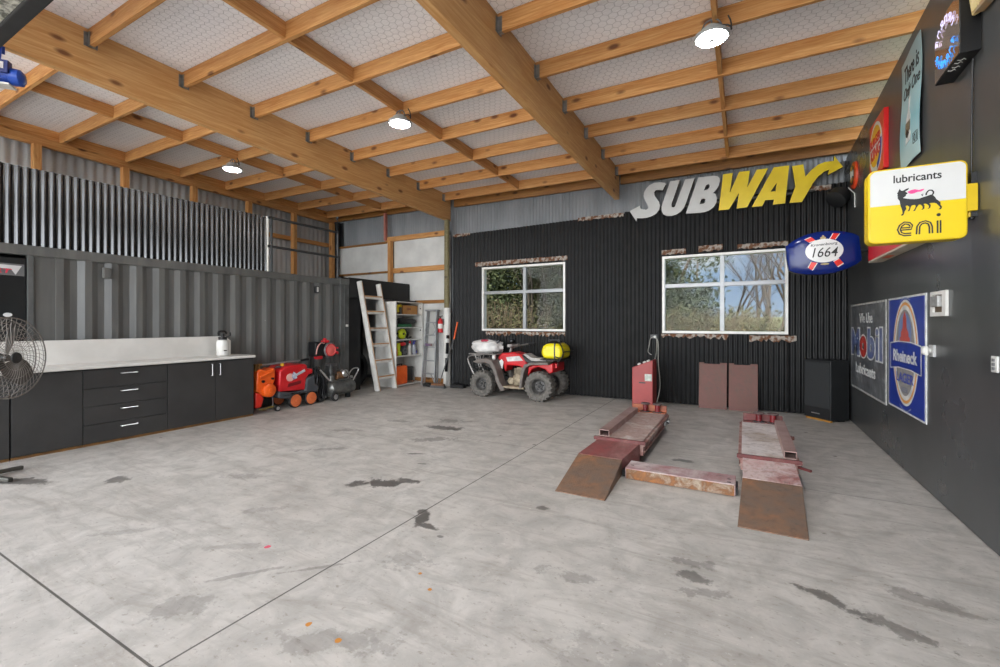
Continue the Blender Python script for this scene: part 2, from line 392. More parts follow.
def link(o): col.objects.link(o); return o
def build(name, mb, mats, parent=None, bevel=0., smooth=35, fix=True, origin=None):
    """ONE mesh object out of mb (given in world metres); child of 'parent' when there is one"""
    me = bpy.data.meshes.new(name)
    off = Vector((0, 0, 0))
    if parent is not None:
        p = parent
        while p is not None: off += p.location; p = p.parent
    elif origin is not None: off = Vector(origin)
    me.from_pydata([tuple(Vector(v)-off) for v in mb.v], [], mb.f)
    if not isinstance(mats, (list, tuple)): mats = [mats]
    for m in mats: me.materials.append(m)
    if len(mats) > 1: me.polygons.foreach_set('material_index', mb.m)
    if fix:
        bm = bmesh.new(); bm.from_mesh(me); bmesh.ops.recalc_face_normals(bm, faces=bm.faces); bm.to_mesh(me); bm.free()
    if smooth:
        me.shade_smooth(); me.set_sharp_from_angle(angle=math.radians(smooth))
    me.update()
    o = link(bpy.data.objects.new(name, me))
    if parent is not None: o.parent = parent
    elif origin is not None: o.location = origin
    if bevel:
        md = o.modifiers.new('edge', 'BEVEL'); md.width = bevel; md.segments = 2; md.limit_method = 'ANGLE'; md.angle_limit = math.radians(40)
    return o
def tag(o, label=None, cat=None, group=None, kind=None):
    for k, v in (('label', label), ('category', cat), ('group', group), ('kind', kind)):
        if v: o[k] = v
    return o
def thing(name, loc, label, cat, group=None, kind=None):
    o = link(bpy.data.objects.new(name, None)); o.location = loc; o.empty_display_size = .1
    return tag(o, label, cat, group, kind)
def clone(o, parent=None):
    c = o.copy(); link(c); c.parent = parent
    for ch in list(o.children): clone(ch, c)
    return c

_font = {}
def text_mesh(body, bold=0.):
    key = (body, bold)
    if key not in _font:
        cu = bpy.data.curves.new('lettering', 'FONT'); cu.body = body; cu.size = 1; cu.extrude = .5; cu.offset = bold; cu.resolution_u = 4
        o = bpy.data.objects.new('lettering', cu); link(o)
        dg = bpy.context.evaluated_depsgraph_get(); me = bpy.data.meshes.new_from_object(o.evaluated_get(dg))
        vs = [tuple(v.co) for v in me.vertices]; fs = [tuple(p.vertices) for p in me.polygons]
        bpy.data.objects.remove(o); bpy.data.curves.remove(cu); bpy.data.meshes.remove(me)
        x0 = min(v[0] for v in vs); x1 = max(v[0] for v in vs); y0 = min(v[1] for v in vs); y1 = max(v[1] for v in vs)
        _font[key] = ([((x-x0)/(x1-x0), (y-y0)/(y1-y0), z+.5) for x, y, z in vs], fs)
    return _font[key]
def put_text(mb, body, fr, u0, u1, v0, v1, d0, d1, bold=0., slant=0., rise=0.):
    """lettering filling u0..u1 x v0..v1 of a frame; u0 > u1 mirrors the run for walls whose u axis points the other way"""
    vs, fs = text_mesh(body, bold)
    out = []
    for x, y, z in vs:
        u = u0+(u1-u0)*x; v = v0+(v1-v0)*y
        u += slant*(v-v0)*(1 if u1 > u0 else -1); v += rise*x
        out.append(fr(u, v, d0+(d1-d0)*z))
    return mb.add(out, fs)
def F_back(Y): return lambda u, v, d: (u, Y-d, v)          # faces the camera end of the room
def F_right(X): return lambda u, v, d: (X-d, u, v)         # on the right wall, u is the distance down the room
def F_left(X): return lambda u, v, d: (X+d, u, v)          # on the left side, faces into the room
def ellipse(cu, cv, ru, rv, n=40, a0=0, a1=2*PI):
    full = abs(a1-a0-2*PI) < 1e-6
    k = n if full else n+1
    return [(cu+ru*math.cos(a0+(a1-a0)*i/n), cv+rv*math.sin(a0+(a1-a0)*i/n)) for i in range(k)]
def rrect(u0, u1, v0, v1, r, n=5):
    out = []
    for cu, cv, a in ((u1-r, v1-r, 0), (u0+r, v1-r, PI/2), (u0+r, v0+r, PI), (u1-r, v0+r, 1.5*PI)):
        out += [(cu+r*math.cos(a+PI/2*i/n), cv+r*math.sin(a+PI/2*i/n)) for i in range(n+1)]
    return out
ORD = ['nearest', 'second', 'third', 'fourth', 'fifth', 'sixth', 'seventh', 'eighth', 'ninth', 'tenth', 'eleventh']
# ------------------------------------------------------------------ outlines in metres
LT_S=[(-1.929,3.652),(-1.732,3.734),(-1.722,3.675),(-1.676,3.654),(-1.621,3.644),(-1.584,3.658),(-1.579,3.686),(-1.603,3.746),(-1.639,3.817),(-1.667,3.897),(-1.658,3.971),(-1.621,4.042),(-1.557,4.099),(-1.467,4.129),(-1.377,4.123),(-1.288,4.1),(-1.267,4.074),(-1.324,3.965),(-1.386,3.984),(-1.449,3.983),(-1.476,3.946),(-1.467,3.888),(-1.431,3.827),(-1.386,3.755),(-1.373,3.688),(-1.386,3.615),(-1.431,3.555),(-1.503,3.512),(-1.594,3.489),(-1.685,3.486),(-1.787,3.501),(-1.801,3.439)]
LT_U=[(-1.192,4.113),(-1.028,4.112),(-1.169,3.69),(-1.166,3.64),(-1.14,3.622),(-1.11,3.636),(-1.097,3.681),(-0.934,4.11),(-0.78,4.104),(-0.926,3.668),(-0.96,3.59),(-1.011,3.532),(-1.079,3.489),(-1.166,3.471),(-1.253,3.482),(-1.315,3.522),(-1.341,3.581),(-1.345,3.647),(-1.327,3.72)]
LT_B=[(-0.717,4.109),(-0.466,4.099),(-0.41,4.081),(-0.378,4.046),(-0.37,3.992),(-0.386,3.915),(-0.426,3.851),(-0.474,3.801),(-0.437,3.764),(-0.418,3.699),(-0.426,3.621),(-0.466,3.546),(-0.53,3.501),(-0.611,3.475),(-0.701,3.472),(-0.926,3.486)]
LT_B1=[(-0.587,3.954),(-0.554,3.962),(-0.533,3.937),(-0.538,3.893),(-0.57,3.868),(-0.624,3.867)]
LT_B2=[(-0.668,3.706),(-0.627,3.719),(-0.601,3.701),(-0.606,3.653),(-0.635,3.627),(-0.701,3.624)]
LT_W=[(-0.319,4.1),(-0.17,4.1),(-0.216,3.761),(-0.074,4.104),(0.088,4.097),(0.051,3.824),(0.192,4.096),(0.355,4.093),(0.047,3.479),(-0.112,3.475),(-0.076,3.737),(-0.227,3.474),(-0.391,3.477)]
LT_A=[(0.436,4.096),(0.652,4.09),(0.594,3.473),(0.422,3.472),(0.436,3.557),(0.315,3.564),(0.268,3.468),(0.116,3.475)]
LT_A1=[(0.476,3.827),(0.46,3.696),(0.39,3.695)]
LT_Y=[(0.691,4.071),(0.844,4.075),(0.872,3.87),(0.947,3.96),(1.04,4.035),(1.132,4.064),(1.24,4.063),(1.249,4.137),(1.361,3.947),(1.168,3.852),(1.183,3.932),(1.114,3.91),(1.04,3.843),(0.975,3.752),(0.91,3.625),(0.825,3.466),(0.652,3.473),(0.735,3.731)]
DOG=[(0.992,2.457),(0.997,2.466),(1.002,2.478),(1.007,2.491),(1.013,2.478),(1.019,2.473),(1.031,2.476),(1.04,2.483),(1.059,2.49),(1.056,2.479),(1.045,2.471),(1.037,2.467),(1.045,2.459),(1.052,2.448),(1.042,2.443),(1.042,2.433),(1.034,2.427),(1.025,2.419),(1.035,2.417),(1.05,2.411),(1.065,2.407),(1.09,2.403),(1.114,2.403),(1.134,2.41),(1.158,2.417),(1.178,2.424),(1.192,2.416),(1.202,2.401),(1.207,2.388),(1.221,2.373),(1.23,2.359),(1.229,2.346),(1.238,2.329),(1.233,2.313),(1.219,2.312),(1.223,2.319),(1.229,2.325),(1.223,2.337),(1.214,2.348),(1.209,2.357),(1.197,2.363),(1.178,2.364),(1.17,2.362),(1.178,2.349),(1.175,2.33),(1.163,2.322),(1.162,2.327),(1.168,2.332),(1.168,2.344),(1.158,2.358),(1.149,2.363),(1.139,2.362),(1.144,2.35),(1.143,2.328),(1.134,2.321),(1.127,2.323),(1.135,2.332),(1.133,2.345),(1.124,2.359),(1.114,2.361),(1.104,2.346),(1.092,2.318),(1.082,2.316),(1.085,2.322),(1.092,2.334),(1.097,2.353),(1.09,2.362),(1.075,2.359),(1.07,2.35),(1.062,2.321),(1.052,2.318),(1.054,2.324),(1.059,2.338),(1.061,2.351),(1.05,2.362),(1.04,2.36),(1.045,2.337),(1.035,2.321),(1.03,2.299),(1.025,2.291),(1.014,2.292),(1.017,2.3),(1.024,2.306),(1.022,2.329),(1.012,2.364),(1.007,2.401),(0.999,2.415),(0.994,2.426),(0.999,2.432),(0.992,2.44),(0.997,2.447)]
FLAME=[(1.05,2.462),(1.07,2.472),(1.092,2.475),(1.114,2.466),(1.129,2.47),(1.144,2.471),(1.136,2.46),(1.124,2.454),(1.104,2.454),(1.09,2.447),(1.072,2.445),(1.06,2.45)]
TAIL=[(1.153,2.423),(1.154,2.437),(1.161,2.449),(1.17,2.457),(1.184,2.455),(1.192,2.443),(1.192,2.432),(1.185,2.421)]
E_E=[(1.015,2.192),(1.069,2.192),(1.071,2.213),(1.06,2.229),(1.035,2.235),(1.013,2.217),(1.003,2.189),(1.012,2.161),(1.035,2.149),(1.072,2.15)]
E_N=[(1.108,2.145),(1.111,2.201),(1.124,2.224),(1.149,2.231),(1.17,2.22),(1.178,2.194),(1.179,2.145)]
E_I=[(1.222,2.234),(1.222,2.144)]
E_DOT=[(1.22,2.275)]
KR=[(0.478,2.501),(0.561,2.564),(0.686,2.627),(0.818,2.655),(0.966,2.655),(1.092,2.631),(1.18,2.6),(1.232,2.566),(1.254,2.365),(1.262,2.271),(1.215,2.225),(1.127,2.175),(0.984,2.127),(0.846,2.112),(0.705,2.122),(0.59,2.143),(0.512,2.182),(0.487,2.354)]
KR_R1=[(0.672,2.565),(0.739,2.594),(0.795,2.537),(0.729,2.514)]
KR_R2=[(0.966,2.617),(1.042,2.607),(0.997,2.536),(0.929,2.548)]
KR_R3=[(0.739,2.273),(0.814,2.256),(0.762,2.162),(0.71,2.205)]
KR_R4=[(0.97,2.269),(1.025,2.304),(1.078,2.234),(1.02,2.19)]
AT_FENDF=[(-4.906,0.704),(-4.775,0.763),(-4.56,0.781),(-4.448,0.74),(-4.365,0.61),(-4.268,0.326),(-4.173,0.213),(-4.165,0.154),(-4.254,0.147),(-4.351,0.321),(-4.42,0.535),(-4.504,0.664),(-4.617,0.696),(-4.804,0.676)]
AT_COWL=[(-4.462,0.788),(-4.378,0.88),(-4.105,0.913),(-3.998,0.893),(-3.892,0.864),(-3.788,0.685),(-3.827,0.554),(-3.958,0.63),(-4.241,0.64),(-4.282,0.494),(-4.329,0.636)]
AT_DECAL=[(-4.254,0.803),(-3.958,0.838),(-3.866,0.747),(-4.219,0.718)]
AT_SEAT=[(-3.898,0.88),(-3.827,0.882),(-3.685,0.806),(-3.222,0.806),(-3.222,0.76),(-3.685,0.731),(-3.749,0.761)]
AT_FENDR=[(-3.84,0.236),(-3.788,0.591),(-3.723,0.699),(-3.608,0.735),(-3.234,0.755),(-3.222,0.71),(-3.582,0.689),(-3.685,0.643),(-3.736,0.524),(-3.788,0.228)]
AT_REARRED=[(-3.685,0.643),(-3.582,0.689),(-3.222,0.715),(-2.993,0.739),(-2.998,0.559),(-3.246,0.532),(-3.332,0.614),(-3.481,0.653),(-3.608,0.6),(-3.697,0.456)]
PW_RED=[(4.763,0.319),(4.782,0.592),(4.831,0.676),(4.97,0.745),(5.371,0.758),(5.415,0.716),(5.415,0.669),(5.528,0.659),(5.528,0.571),(5.437,0.552),(5.382,0.472),(5.36,0.284)]
PW_GREY=[(4.754,0.329),(5.072,0.276),(5.36,0.284),(5.393,0.489),(5.562,0.549),(5.574,0.372),(5.667,0.322),(5.62,0.21),(5.114,0.243),(5.041,0.161),(4.811,0.214)]
LED, SKY, SKY_SUN, SUN, EXPOSURE = 105., .34, 4.8, 8., 1.12
# ------------------------------------------------------------------ room
XR, YB, XL = 1.43, 8.80, -10.20         # right lining, back wall line, left outer wall
YF = -4.0                                # open front of the shed
def zp(x, y): return 4.30+.022*(8.5-y)-.0105*x      # underside of the purlins
def struct(name, mb, mats, label=None, cat=None, group=None, **kw):
    o = build(name, mb, mats, **kw); return tag(o, label, cat, group, 'structure')

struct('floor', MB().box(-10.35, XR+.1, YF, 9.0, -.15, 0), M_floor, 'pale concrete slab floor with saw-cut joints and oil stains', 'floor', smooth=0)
m = MB(); xs = (-10.5, 2.0); ys = (YF-.2, 9.1); vs = []
for dz in (.192, .23):
    for x in xs:
        for y in ys: vs.append((x, y, zp(x, y)+dz))
m.add(vs, [(0, 1, 3, 2), (4, 6, 7, 5), (0, 4, 5, 1), (2, 3, 7, 6), (0, 2, 6, 4), (1, 5, 7, 3)])
struct('ceiling', m, M_ceiling, 'white foil roof lining behind hexagonal wire netting', 'ceiling', smooth=0)

# right wall: smooth charcoal lining, its top edge rising towards the front
wtop = lambda y: 4.125+.0585*(8.8-y)
m = MB().prism([(YF, 0.012), (9.0, 0.012), (9.0, wtop(9.0)), (YF, wtop(YF))], F_right(XR), -.09, 0)
struct('wall_right', m, M_darkwall, 'smooth charcoal lined wall carrying the collected signs', 'wall', smooth=0)

# back wall: silver sheet outside, black corrugated iron lining inside it with two window openings
W1 = (-5.29, -3.265, 1.325, 2.775); W2 = (-1.345, .645, 1.31, 2.745)
def holes_panels(x0, x1, zb, zt, wins):
    """rectangles covering the wall minus the windows"""
    out = []; x = x0
    for (a, b, c, d) in wins:
        out += [(x, a, zb, zt), (a, b, zb, c), (a, b, d, zt)]; x = b
    out.append((x, x1, zb, zt)); return out
m = MB()
for (a, b, c, d) in holes_panels(-10.3, 1.9, 0, 4.52, (W1, W2)): m.corr(a, b, c, d, F_back(8.97), .017, .076, seg=6)
struct('wall_back', m, M_shadedsheet, 'silver corrugated outer sheet of the back wall', 'wall', smooth=60)
ctop = lambda x: 3.59+.012*(x+6.2) if x < -2.04 else 3.665+.018*(x+2.04)
m = MB()
for (a, b, c, d) in holes_panels(-6.10, XR, .02, ctop, (W1, W2)):
    if callable(d) and a < -2.04 < b: 
        m.corr(a, -2.04, c, d, F_back(8.78), .026, .076, seg=8); m.corr(-2.04, b, c, d, F_back(8.78), .026, .076, seg=8)
    else: m.corr(a, b, c, d, F_back(8.78), .026, .076, seg=8)
struct('wall_back_lining', m, M_blacksheet, 'black painted corrugated iron lining around the two windows', 'wall', smooth=60)

# left outer wall of silver sheet
m = MB().corr(YF, 9.0, 0, lambda u: 4.66+.022*(8.5-u), F_left(-10.32), .017, .076*1.8, seg=6)
struct('wall_left', m, M_silversheet, 'silver corrugated outer wall seen above the container', 'wall', smooth=60)

# ------------------------------------------------------------------ framing
def beam(x0, x1, zb0, slope, label, skew=0., far=0.):
    """deep laminated beam running down the room; modelled along its own x axis"""
    y0, y1 = -3.8, 8.78; L = y1-y0; w = x1-x0; vs = []
    for u, y in ((0, y0), (L, y1)):
        zb = zb0+slope*(8.75-y); zt = zp((x0+x1)/2, y)+.19
        for a in (-w/2, w/2):
            for z in (zb, zt): vs.append((u, a, z-4.2))
    mb = MB().add(vs, [(0, 1, 3, 2), (4, 6, 7, 5), (0, 4, 5, 1), (2, 3, 7, 6), (0, 2, 6, 4), (1, 5, 7, 3)])
    o = struct('roof_beam', mb, M_lvl, label, 'beam', 'deep roof beams', smooth=0, bevel=.004)
    o.rotation_euler = (0, 0, PI/2-skew); o.location = ((x0+x1)/2-skew*12.3+far, y0, 4.2); return o
beam(-6.37, -6.28, 3.945, .031, 'deep laminated timber beam ending above the grey timber post beside the black iron lining', .011, .10)
beam(-2.24, -2.15, 3.93, .02, 'deep laminated timber beam ending at the white end of the lettering sign', .006)

def timber(name, p, q, w, h, label, cat, group, mat=None, kind='structure', up=(0, 0, 1)):
    """one stick of timber modelled along its own x axis"""
    p, q = Vector(p), Vector(q); d = q-p; L = d.length
    o = build(name, MB().box(0, L, -w/2, w/2, 0, h), mat or M_pine, smooth=0, bevel=.003)
    x = d.normalized(); z = Vector(up); z = (z-x*z.dot(x)).normalized(); y = z.cross(x)
    o.matrix_world = Matrix((( x.x, y.x, z.x, p.x), (x.y, y.y, z.y, p.y), (x.z, y.z, z.z, p.z), (0, 0, 0, 1)))
    return tag(o, label, cat, group, kind)
ROWS = [8.5-.915*k for k in range(10)]
BAYS = [(-2.15, 1.85, 'right', 'over the vehicle lift'), (-6.28, -2.24, 'middle', 'over the open floor'), (-10.2, -6.37, 'left', 'over the container')]
hang = None
for bi, (x0, x1, side, where) in enumerate(BAYS):
    for k, y in enumerate(ROWS):
        if (bi == 0 and k > 6) : continue
        b1, b2 = .10-.011*(8.5-y), -.006*(8.5-y)        # the deep beams run very slightly out of square
        if bi == 0: x0 = -2.15+b2
        elif bi == 1: x0, x1 = -6.28+b1, -2.24+b2
        else: x1 = -6.37+b1
        o = timber('roof_purlin', (x0+.002, y, zp(x0, y)), (x1-.002, y, zp(x1, y)), .045, .188,
                   f'pine roof purlin {where}, {ORD[k]} from the back wall', 'purlin', f'purlins {where}')
        if bi < 2:   # steel hanger gripping the purlin's left end on the beam face
            hb = MB().box(.0, .004, -.06, .06, -.004, .15).box(.0, .05, -.027, .027, -.006, -.001).box(0, .055, -.0275, -.0235, -.004, .15).box(0, .055, .0235, .0275, -.004, .15)
            if hang is None:
                hang = build('joist_hanger', hb, M_galv, smooth=0); hc = hang
            else:
                hc = hang.copy(); link(hc)
            hc.parent = o
for (xb, where) in ((-.245, BAYS[0][3]), (-4.22, BAYS[1][3]), (-8.15, BAYS[2][3])):
    for k in range(9):
        y1, y0 = ROWS[k]-.024, ROWS[k+1]+.024
        if where == BAYS[0][3] and k > 5: continue
        timber('roof_blocking', (xb, y0, zp(xb, y0)+.012), (xb, y1, zp(xb, y1)+.012), .045, .172, f'short pine blocking {where}, {ORD[k]} from the back wall', 'blocking', f'blocking {where}')
timber('roof_blocking', (xb, ROWS[0]+.024, zp(xb, 8.5)+.012), (xb, 8.72, zp(xb, 8.7)+.012), .045, .172, 'short pine blocking stub over the container against the back wall', 'blocking', 'blocking over the container')
# plates on top of the walls
timber('wall_plate', (-10.14, YF, zp(-10.2, YF)-.125), (-10.14, 8.8, zp(-10.2, 8.8)-.125), .09, .13, 'pine top plate along the outer wall above the container', 'wall plate', None)
timber('rim_board', (-10.17, YF, zp(-10.2, YF)), (-10.17, 8.8, zp(-10.2, 8.8)), .04, .19, 'pine rim board closing the purlin ends along the outer wall', 'rim board', None)
timber('wall_plate', (-10.1, 8.86, zp(-10.2, 8.8)-.02), (-6.28, 8.86, zp(-6.4, 8.8)-.02), .06, .2, 'dark top plate on the back wall left of the grey timber post', 'wall plate', None, M_brownwood)
timber('wall_plate', (-6.12, 8.86, zp(-6.3, 8.8)-.07), (-2.25, 8.86, zp(-2.2, 8.8)-.07), .06, .2, 'dark top plate on the back wall between the two deep beams', 'wall plate', None, M_brownwood)
timber('wall_plate', (-2.14, 8.86, zp(-2.2, 8.8)-.07), (1.8, 8.86, zp(1.4, 8.8)-.07), .06, .2, 'dark top plate on the back wall above the lettering sign', 'wall plate', None, M_brownwood)
# studs of the left wall
for k, y in enumerate((8.62, 7.42, 6.24, 5.06, 3.88, 2.70, 1.52)):
    timber('wall_stud', (-10.16, y, 0), (-10.16, y, zp(-10.2, y)-.125), .10, .12, f'pine stud of the outer wall behind the container, {ORD[k]} from the back wall', 'stud', 'studs of the outer wall', up=(1, 0, 0))
timber('wall_girt', (-10.2, 6.30, 3.62), (-10.2, 8.57, 3.62), .07, .10, 'pine girt across the outer wall behind the pipe rail', 'girt', None)
# back wall framing left of the black lining
timber('wall_girt', (-8.27, 8.83, 3.63), (-6.28, 8.83, 3.63), .09, .12, 'thick pine girt above the two white lining boards, uppermost beside the grey post', 'girt', 'girts beside the grey post')
timber('wall_girt', (-10.1, 8.84, 3.60), (-8.28, 8.84, 3.60), .05, .05, 'thin dark girt along the top edge of the white board in the far corner', 'girt', None, M_brownwood)
timber('wall_girt', (-8.14, 8.83, 2.80), (-6.28, 8.83, 2.80), .09, .12, 'thick pine girt halfway up beside the grey post', 'girt', 'girts beside the grey post')
timber('wall_girt', (-10.1, 8.84, 2.82), (-8.16, 8.84, 2.82), .05, .05, 'thin dark girt along the bottom edge of the white board in the far corner', 'girt', None, M_brownwood)
timber('wall_girt', (-7.3, 8.84, 1.99), (-6.28, 8.84, 1.99), .07, .08, 'dull pine girt just above the aluminium stepladder', 'girt', None, M_brownwood)
timber('wall_girt', (-7.3, 8.84, .02), (-6.28, 8.84, .02), .07, .12, 'dull pine bottom plate behind the aluminium stepladder', 'girt', None, M_brownwood)
timber('wall_stud', (-8.08, 8.83, 2.3), (-8.08, 8.83, 3.63), .09, .12, 'pine stud between the two white lining boards', 'stud', None, up=(0, -1, 0))
o = timber('wall_stud', (-8.24, 8.80, 3.66), (-8.24, 8.80, 4.38), .06, .08, 'pink primed stub post under the roof on the back wall', 'stud', None, pm('pink primer', (196, 124, 112), (180, 108, 96), 6, .6), up=(0, -1, 0))
m = MB().box(-10.2, -8.13, 8.86, 8.875, 2.86, 3.61); struct('wall_board', m, M_whiteboard, 'white lining board in the far corner above the black fascia', 'wall board', smooth=0)
m = MB().box(-8.03, -6.25, 8.86, 8.875, 2.90, 3.64); struct('wall_board', m, M_whiteboard, 'white lining board between the two thick girts beside the grey post', 'wall board', smooth=0)
m = MB().box(-9.9, -6.25, 8.88, 8.895, 0.1, 2.83); struct('wall_board', m, M_whiteboard, 'white lining board behind the stepladder below the lower thick girt', 'wall board', smooth=0)
# corner column and the round timber post
m = MB().box(-10.2, -9.98, 8.70, 8.72, 0, 4.34).box(-10.2, -9.98, 8.90, 8.92, 0, 4.34).box(-10.1, -10.08, 8.70, 8.92, 0, 4.34)
struct('corner_column', m, pm('dark steel column', (62, 64, 66), (50, 52, 54), 5, .5, .2), 'dark steel column in the far corner of the shed', 'column', smooth=0, bevel=.004)
post = thing('timber_post', (-6.20, 8.66, 0), 'round grey timber post with a white sleeve on its lower half', 'post', None, 'structure')
build('pole', MB().lathe((-6.20, 8.66, 1.85), (0, 0, 1), [(0, .068), (.7, .066), (2.1, .064)], 20), M_oldpost, post)
build('sleeve', MB().lathe((-6.20, 8.66, 0), (0, 0, 1), [(0, .086), (1.86, .086), (1.86, .066)], 24), M_whitepaint, post)

# ------------------------------------------------------------------ windows
def window(name, W, xm, zm, label):
    x0, x1, z0, z1 = W; w = thing(name, ((x0+x1)/2, 8.80, z0), label, 'window', None, 'structure')
    f = .045; mat = pm('white aluminium joinery', (236, 235, 230), (222, 221, 216), 3, .35)
    g = MB().box(x0, x1, 8.755, 8.90, z0, z0+f).box(x0, x1, 8.755, 8.90, z1-f, z1).box(x0, x0+f, 8.756, 8.899, z0+f, z1-f).box(x1-f, x1, 8.756, 8.899, z0+f, z1-f)
    build('frame', g, mat, w, smooth=0, bevel=.004)
    build('mullion', MB().box(xm-.035, xm+.035, 8.785, 8.86, z0+f, z1-f), pm('grey aluminium joinery', (156, 158, 160), (142, 144, 146), 3, .35, .3), w, smooth=0, bevel=.004)
    build('transom', MB().box(x0+f, xm-.035, 8.787, 8.858, zm-.035, zm+.035).box(xm+.035, x1-f, 8.787, 8.858, zm-.035, zm+.035), MATS['grey aluminium joinery'], w, smooth=0, bevel=.004)
    for a, b in ((x0+f, xm-.035), (xm+.035, x1-f)):
        for c, d in ((z0+f, zm-.035), (zm+.035, z1-f)):
            build('pane', MB().box(a, b, 8.82, 8.825, c, d), M_glass, w, smooth=0)
    return w
window('window_1', W1, -4.22, 2.19, 'four-pane white window above the quad bike')
window('window_2', W2, -.34, 2.19, 'four-pane white window above the two leaning oxide plates')

def ragged(x0, x1, z0, z1, drips, label, y=8.753, seed=1, group='ragged iron offcuts'):
    """torn strip of old corrugated iron left at a cut edge"""
    rnd = random.Random(seed); n = max(6, int((x1-x0)/.035)); top = []; bot = []
    for i in range(n+1):
        x = x0+(x1-x0)*i/n
        top.append((x, z1+(rnd.uniform(-.012, .012) if drips < 0 else rnd.uniform(-.006, .006))))
        bot.append((x, z0+rnd.uniform(0, abs(drips))))
    mb = MB(); L = n+1; vs = []
    for d in (0, .006):
        for row in (bot, top):
            for (x, z) in row: vs.append((x, y-d-.009*(1-math.cos(2*PI*x/.076)), z))
    fs = [(i, i+1, L+i+1, L+i) for i in range(n)]+[(2*L+i, 2*L+i+1, 3*L+i+1, 3*L+i) for i in range(n)]+[(i, i+1, 2*L+i+1, 2*L+i) for i in range(n)]+[(L+i, L+i+1, 3*L+i+1, 3*L+i) for i in range(n)]
    mb.add(vs, fs)
    return tag(build('iron_offcut', mb, M_ragrust, smooth=60, origin=((x0+x1)/2, y, z0)), label, 'iron strip', group)
ragged(-5.47, -3.21, 2.80, 2.90, .02, 'long rusty corrugated strip above the window over the quad bike', seed=1)
ragged(-5.18, -3.26, 1.20, 1.31, .08, 'rusty torn iron fringe under the window over the quad bike', seed=2)
ragged(-1.35, -.93, 2.76, 2.86, .03, 'short grey flaking iron strip at the top corner of the window over the oxide plates', seed=3)
ragged(-.72, -.33, 2.77, 2.89, .04, 'brown flaking iron strip in the middle above the window over the oxide plates', seed=4)
ragged(-.10, .64, 2.765, 2.86, .03, 'long flaking iron strip above the window beside the blue oval sign', seed=5)
ragged(-1.36, -.24, 1.20, 1.30, .08, 'torn rusty iron fringe under the window nearest the red console', seed=6)
ragged(.08, .76, 1.17, 1.29, .07, 'torn rusty iron fringe under the window end nearest the black cabinet', seed=7)
ragged(-6.08, -5.60, 3.53, 3.61, .03, 'rusty strip on top of the black lining beside the grey timber post', seed=8)
ragged(-2.98, -2.06, 3.57, 3.655, .03, 'flaking pale strip on top of the black lining left of the lettering sign', seed=9)
ragged(.86, 1.22, 3.62, 3.71, .03, 'flaking rusty strip on the black lining under the arrow of the lettering sign', seed=10)
# ------------------------------------------------------------------ shipping container and the things along it
XC = -7.50
ct = thing('shipping_container', (-8.7, 4.2, 0), 'dark grey corrugated shipping container along the far side of the shed', 'container')
build('side_panel', MB().corr(2.18, 6.62, .14, 2.31, (lambda u, v, d: (XC-.05+d, u, v)), .036, .278, 'trap', phase=.10), M_container, ct, smooth=0)
build('flat_panel', MB().box(XC-.045, XC-.03, 1.98, 2.19, .14, 2.31), M_container, ct, smooth=0)
build('top_rail', MB().box(XC-.07, XC+.005, .62, 6.62, 2.31, 2.43), M_container, ct, smooth=0, bevel=.006)
build('bottom_rail', MB().box(XC-.07, XC, .62, 6.62, 0, .15), M_container, ct, smooth=0, bevel=.006)
build('roof_panel', MB().box(-9.9, XC-.07, .62, 6.68, 2.36, 2.40), M_container, ct, smooth=0)
build('end_wall', MB().box(-9.9, XC-.1, 6.62, 6.66, .0, 2.36), M_container, ct, smooth=0)
build('end_wall', MB().box(-9.9, XC-.1, .62, .66, .0, 2.36), M_container, ct, smooth=0)
build('inner_lining', MB().box(-7.9, -7.88, .66, 6.6, 0, 2.34), M_blackmatte, ct, smooth=0)
p = build('corner_post', MB().box(XC-.14, XC+.015, 6.62, 6.84, 0, 2.33).box(XC+.015, XC+.03, 6.70, 6.73, .1, 2.3), pm('worn grey container post', (92, 93, 92), (76, 77, 76), 6, .4), ct, smooth=0, bevel=.008)
build('corner_casting', MB().box(XC-.16, XC+.02, 6.60, 6.85, 2.325, 2.445), M_container, p, smooth=0, bevel=.01)
build('door_jamb', MB().box(XC-.05, XC+.0, 1.93, 1.985, .15, 2.31), MATS['worn grey container post'], ct, smooth=0, bevel=.004)
for y in (6.02, 2.68):
    b = build('vent_cowl', MB().box(XC-.02, XC+.035, y-.045, y+.045, 2.1, 2.24), M_container if y < 6 else M_blackplastic, ct, smooth=0, bevel=.012)
    if y > 6: b['label'] = 'small dark box with a pale centre'; build('vent_face', MB().box(XC+.034, XC+.039, y-.02, y+.02, 2.12, 2.22), M_whitepaint, b, smooth=0)
build('plate_tag', MB().box(XC+.014, XC+.018, 6.75, 6.82, 1.42, 1.47), M_whitepaint, ct, smooth=0)
# black upright panel cabinet with a branded header at the container doorway
cb = thing('upright_cabinet', (XC-.12, 1.4, .15), 'black upright cabinet with a silver and red header band, against the container behind the fan', 'cabinet')
build('body', MB().box(XC-.25, XC-.02, .7, 1.925, .15, 2.27), pm('black cabinet enamel', (28, 30, 31), (22, 24, 25), 5, .35), cb, smooth=0, bevel=.01)
hd = build('header_band', MB().prism([(.7, 2.075), (1.905, 2.056), (1.905, 2.195), (.7, 2.205)], F_left(XC), -.02, -.008), pm('header grey', (116, 116, 116), (100, 100, 101), 4, .4), cb, smooth=0)
mm = MB().prism([(.7, 2.145), (1.793, 2.135), (1.832, 2.068), (1.883, 2.175), (.7, 2.195)], F_left(XC), -.008, -.004)
build('silver_stripe', mm, pm('header silver', (206, 206, 206), (196, 196, 196), 4, .4), hd, smooth=0)
mm = MB(); put_text(mm, 'ART', F_left(XC), 1.57, 1.79, 2.082, 2.132, -.008, -.003, .02, .25)
build('lettering', mm, pm('header red', (214, 62, 84), (204, 52, 74), 5, .4), hd, smooth=0)
build('badge', MB().prism(ellipse(1.77, 1.596, .036, .023), F_left(XC), -.02, -.008), MATS['header silver'], cb)

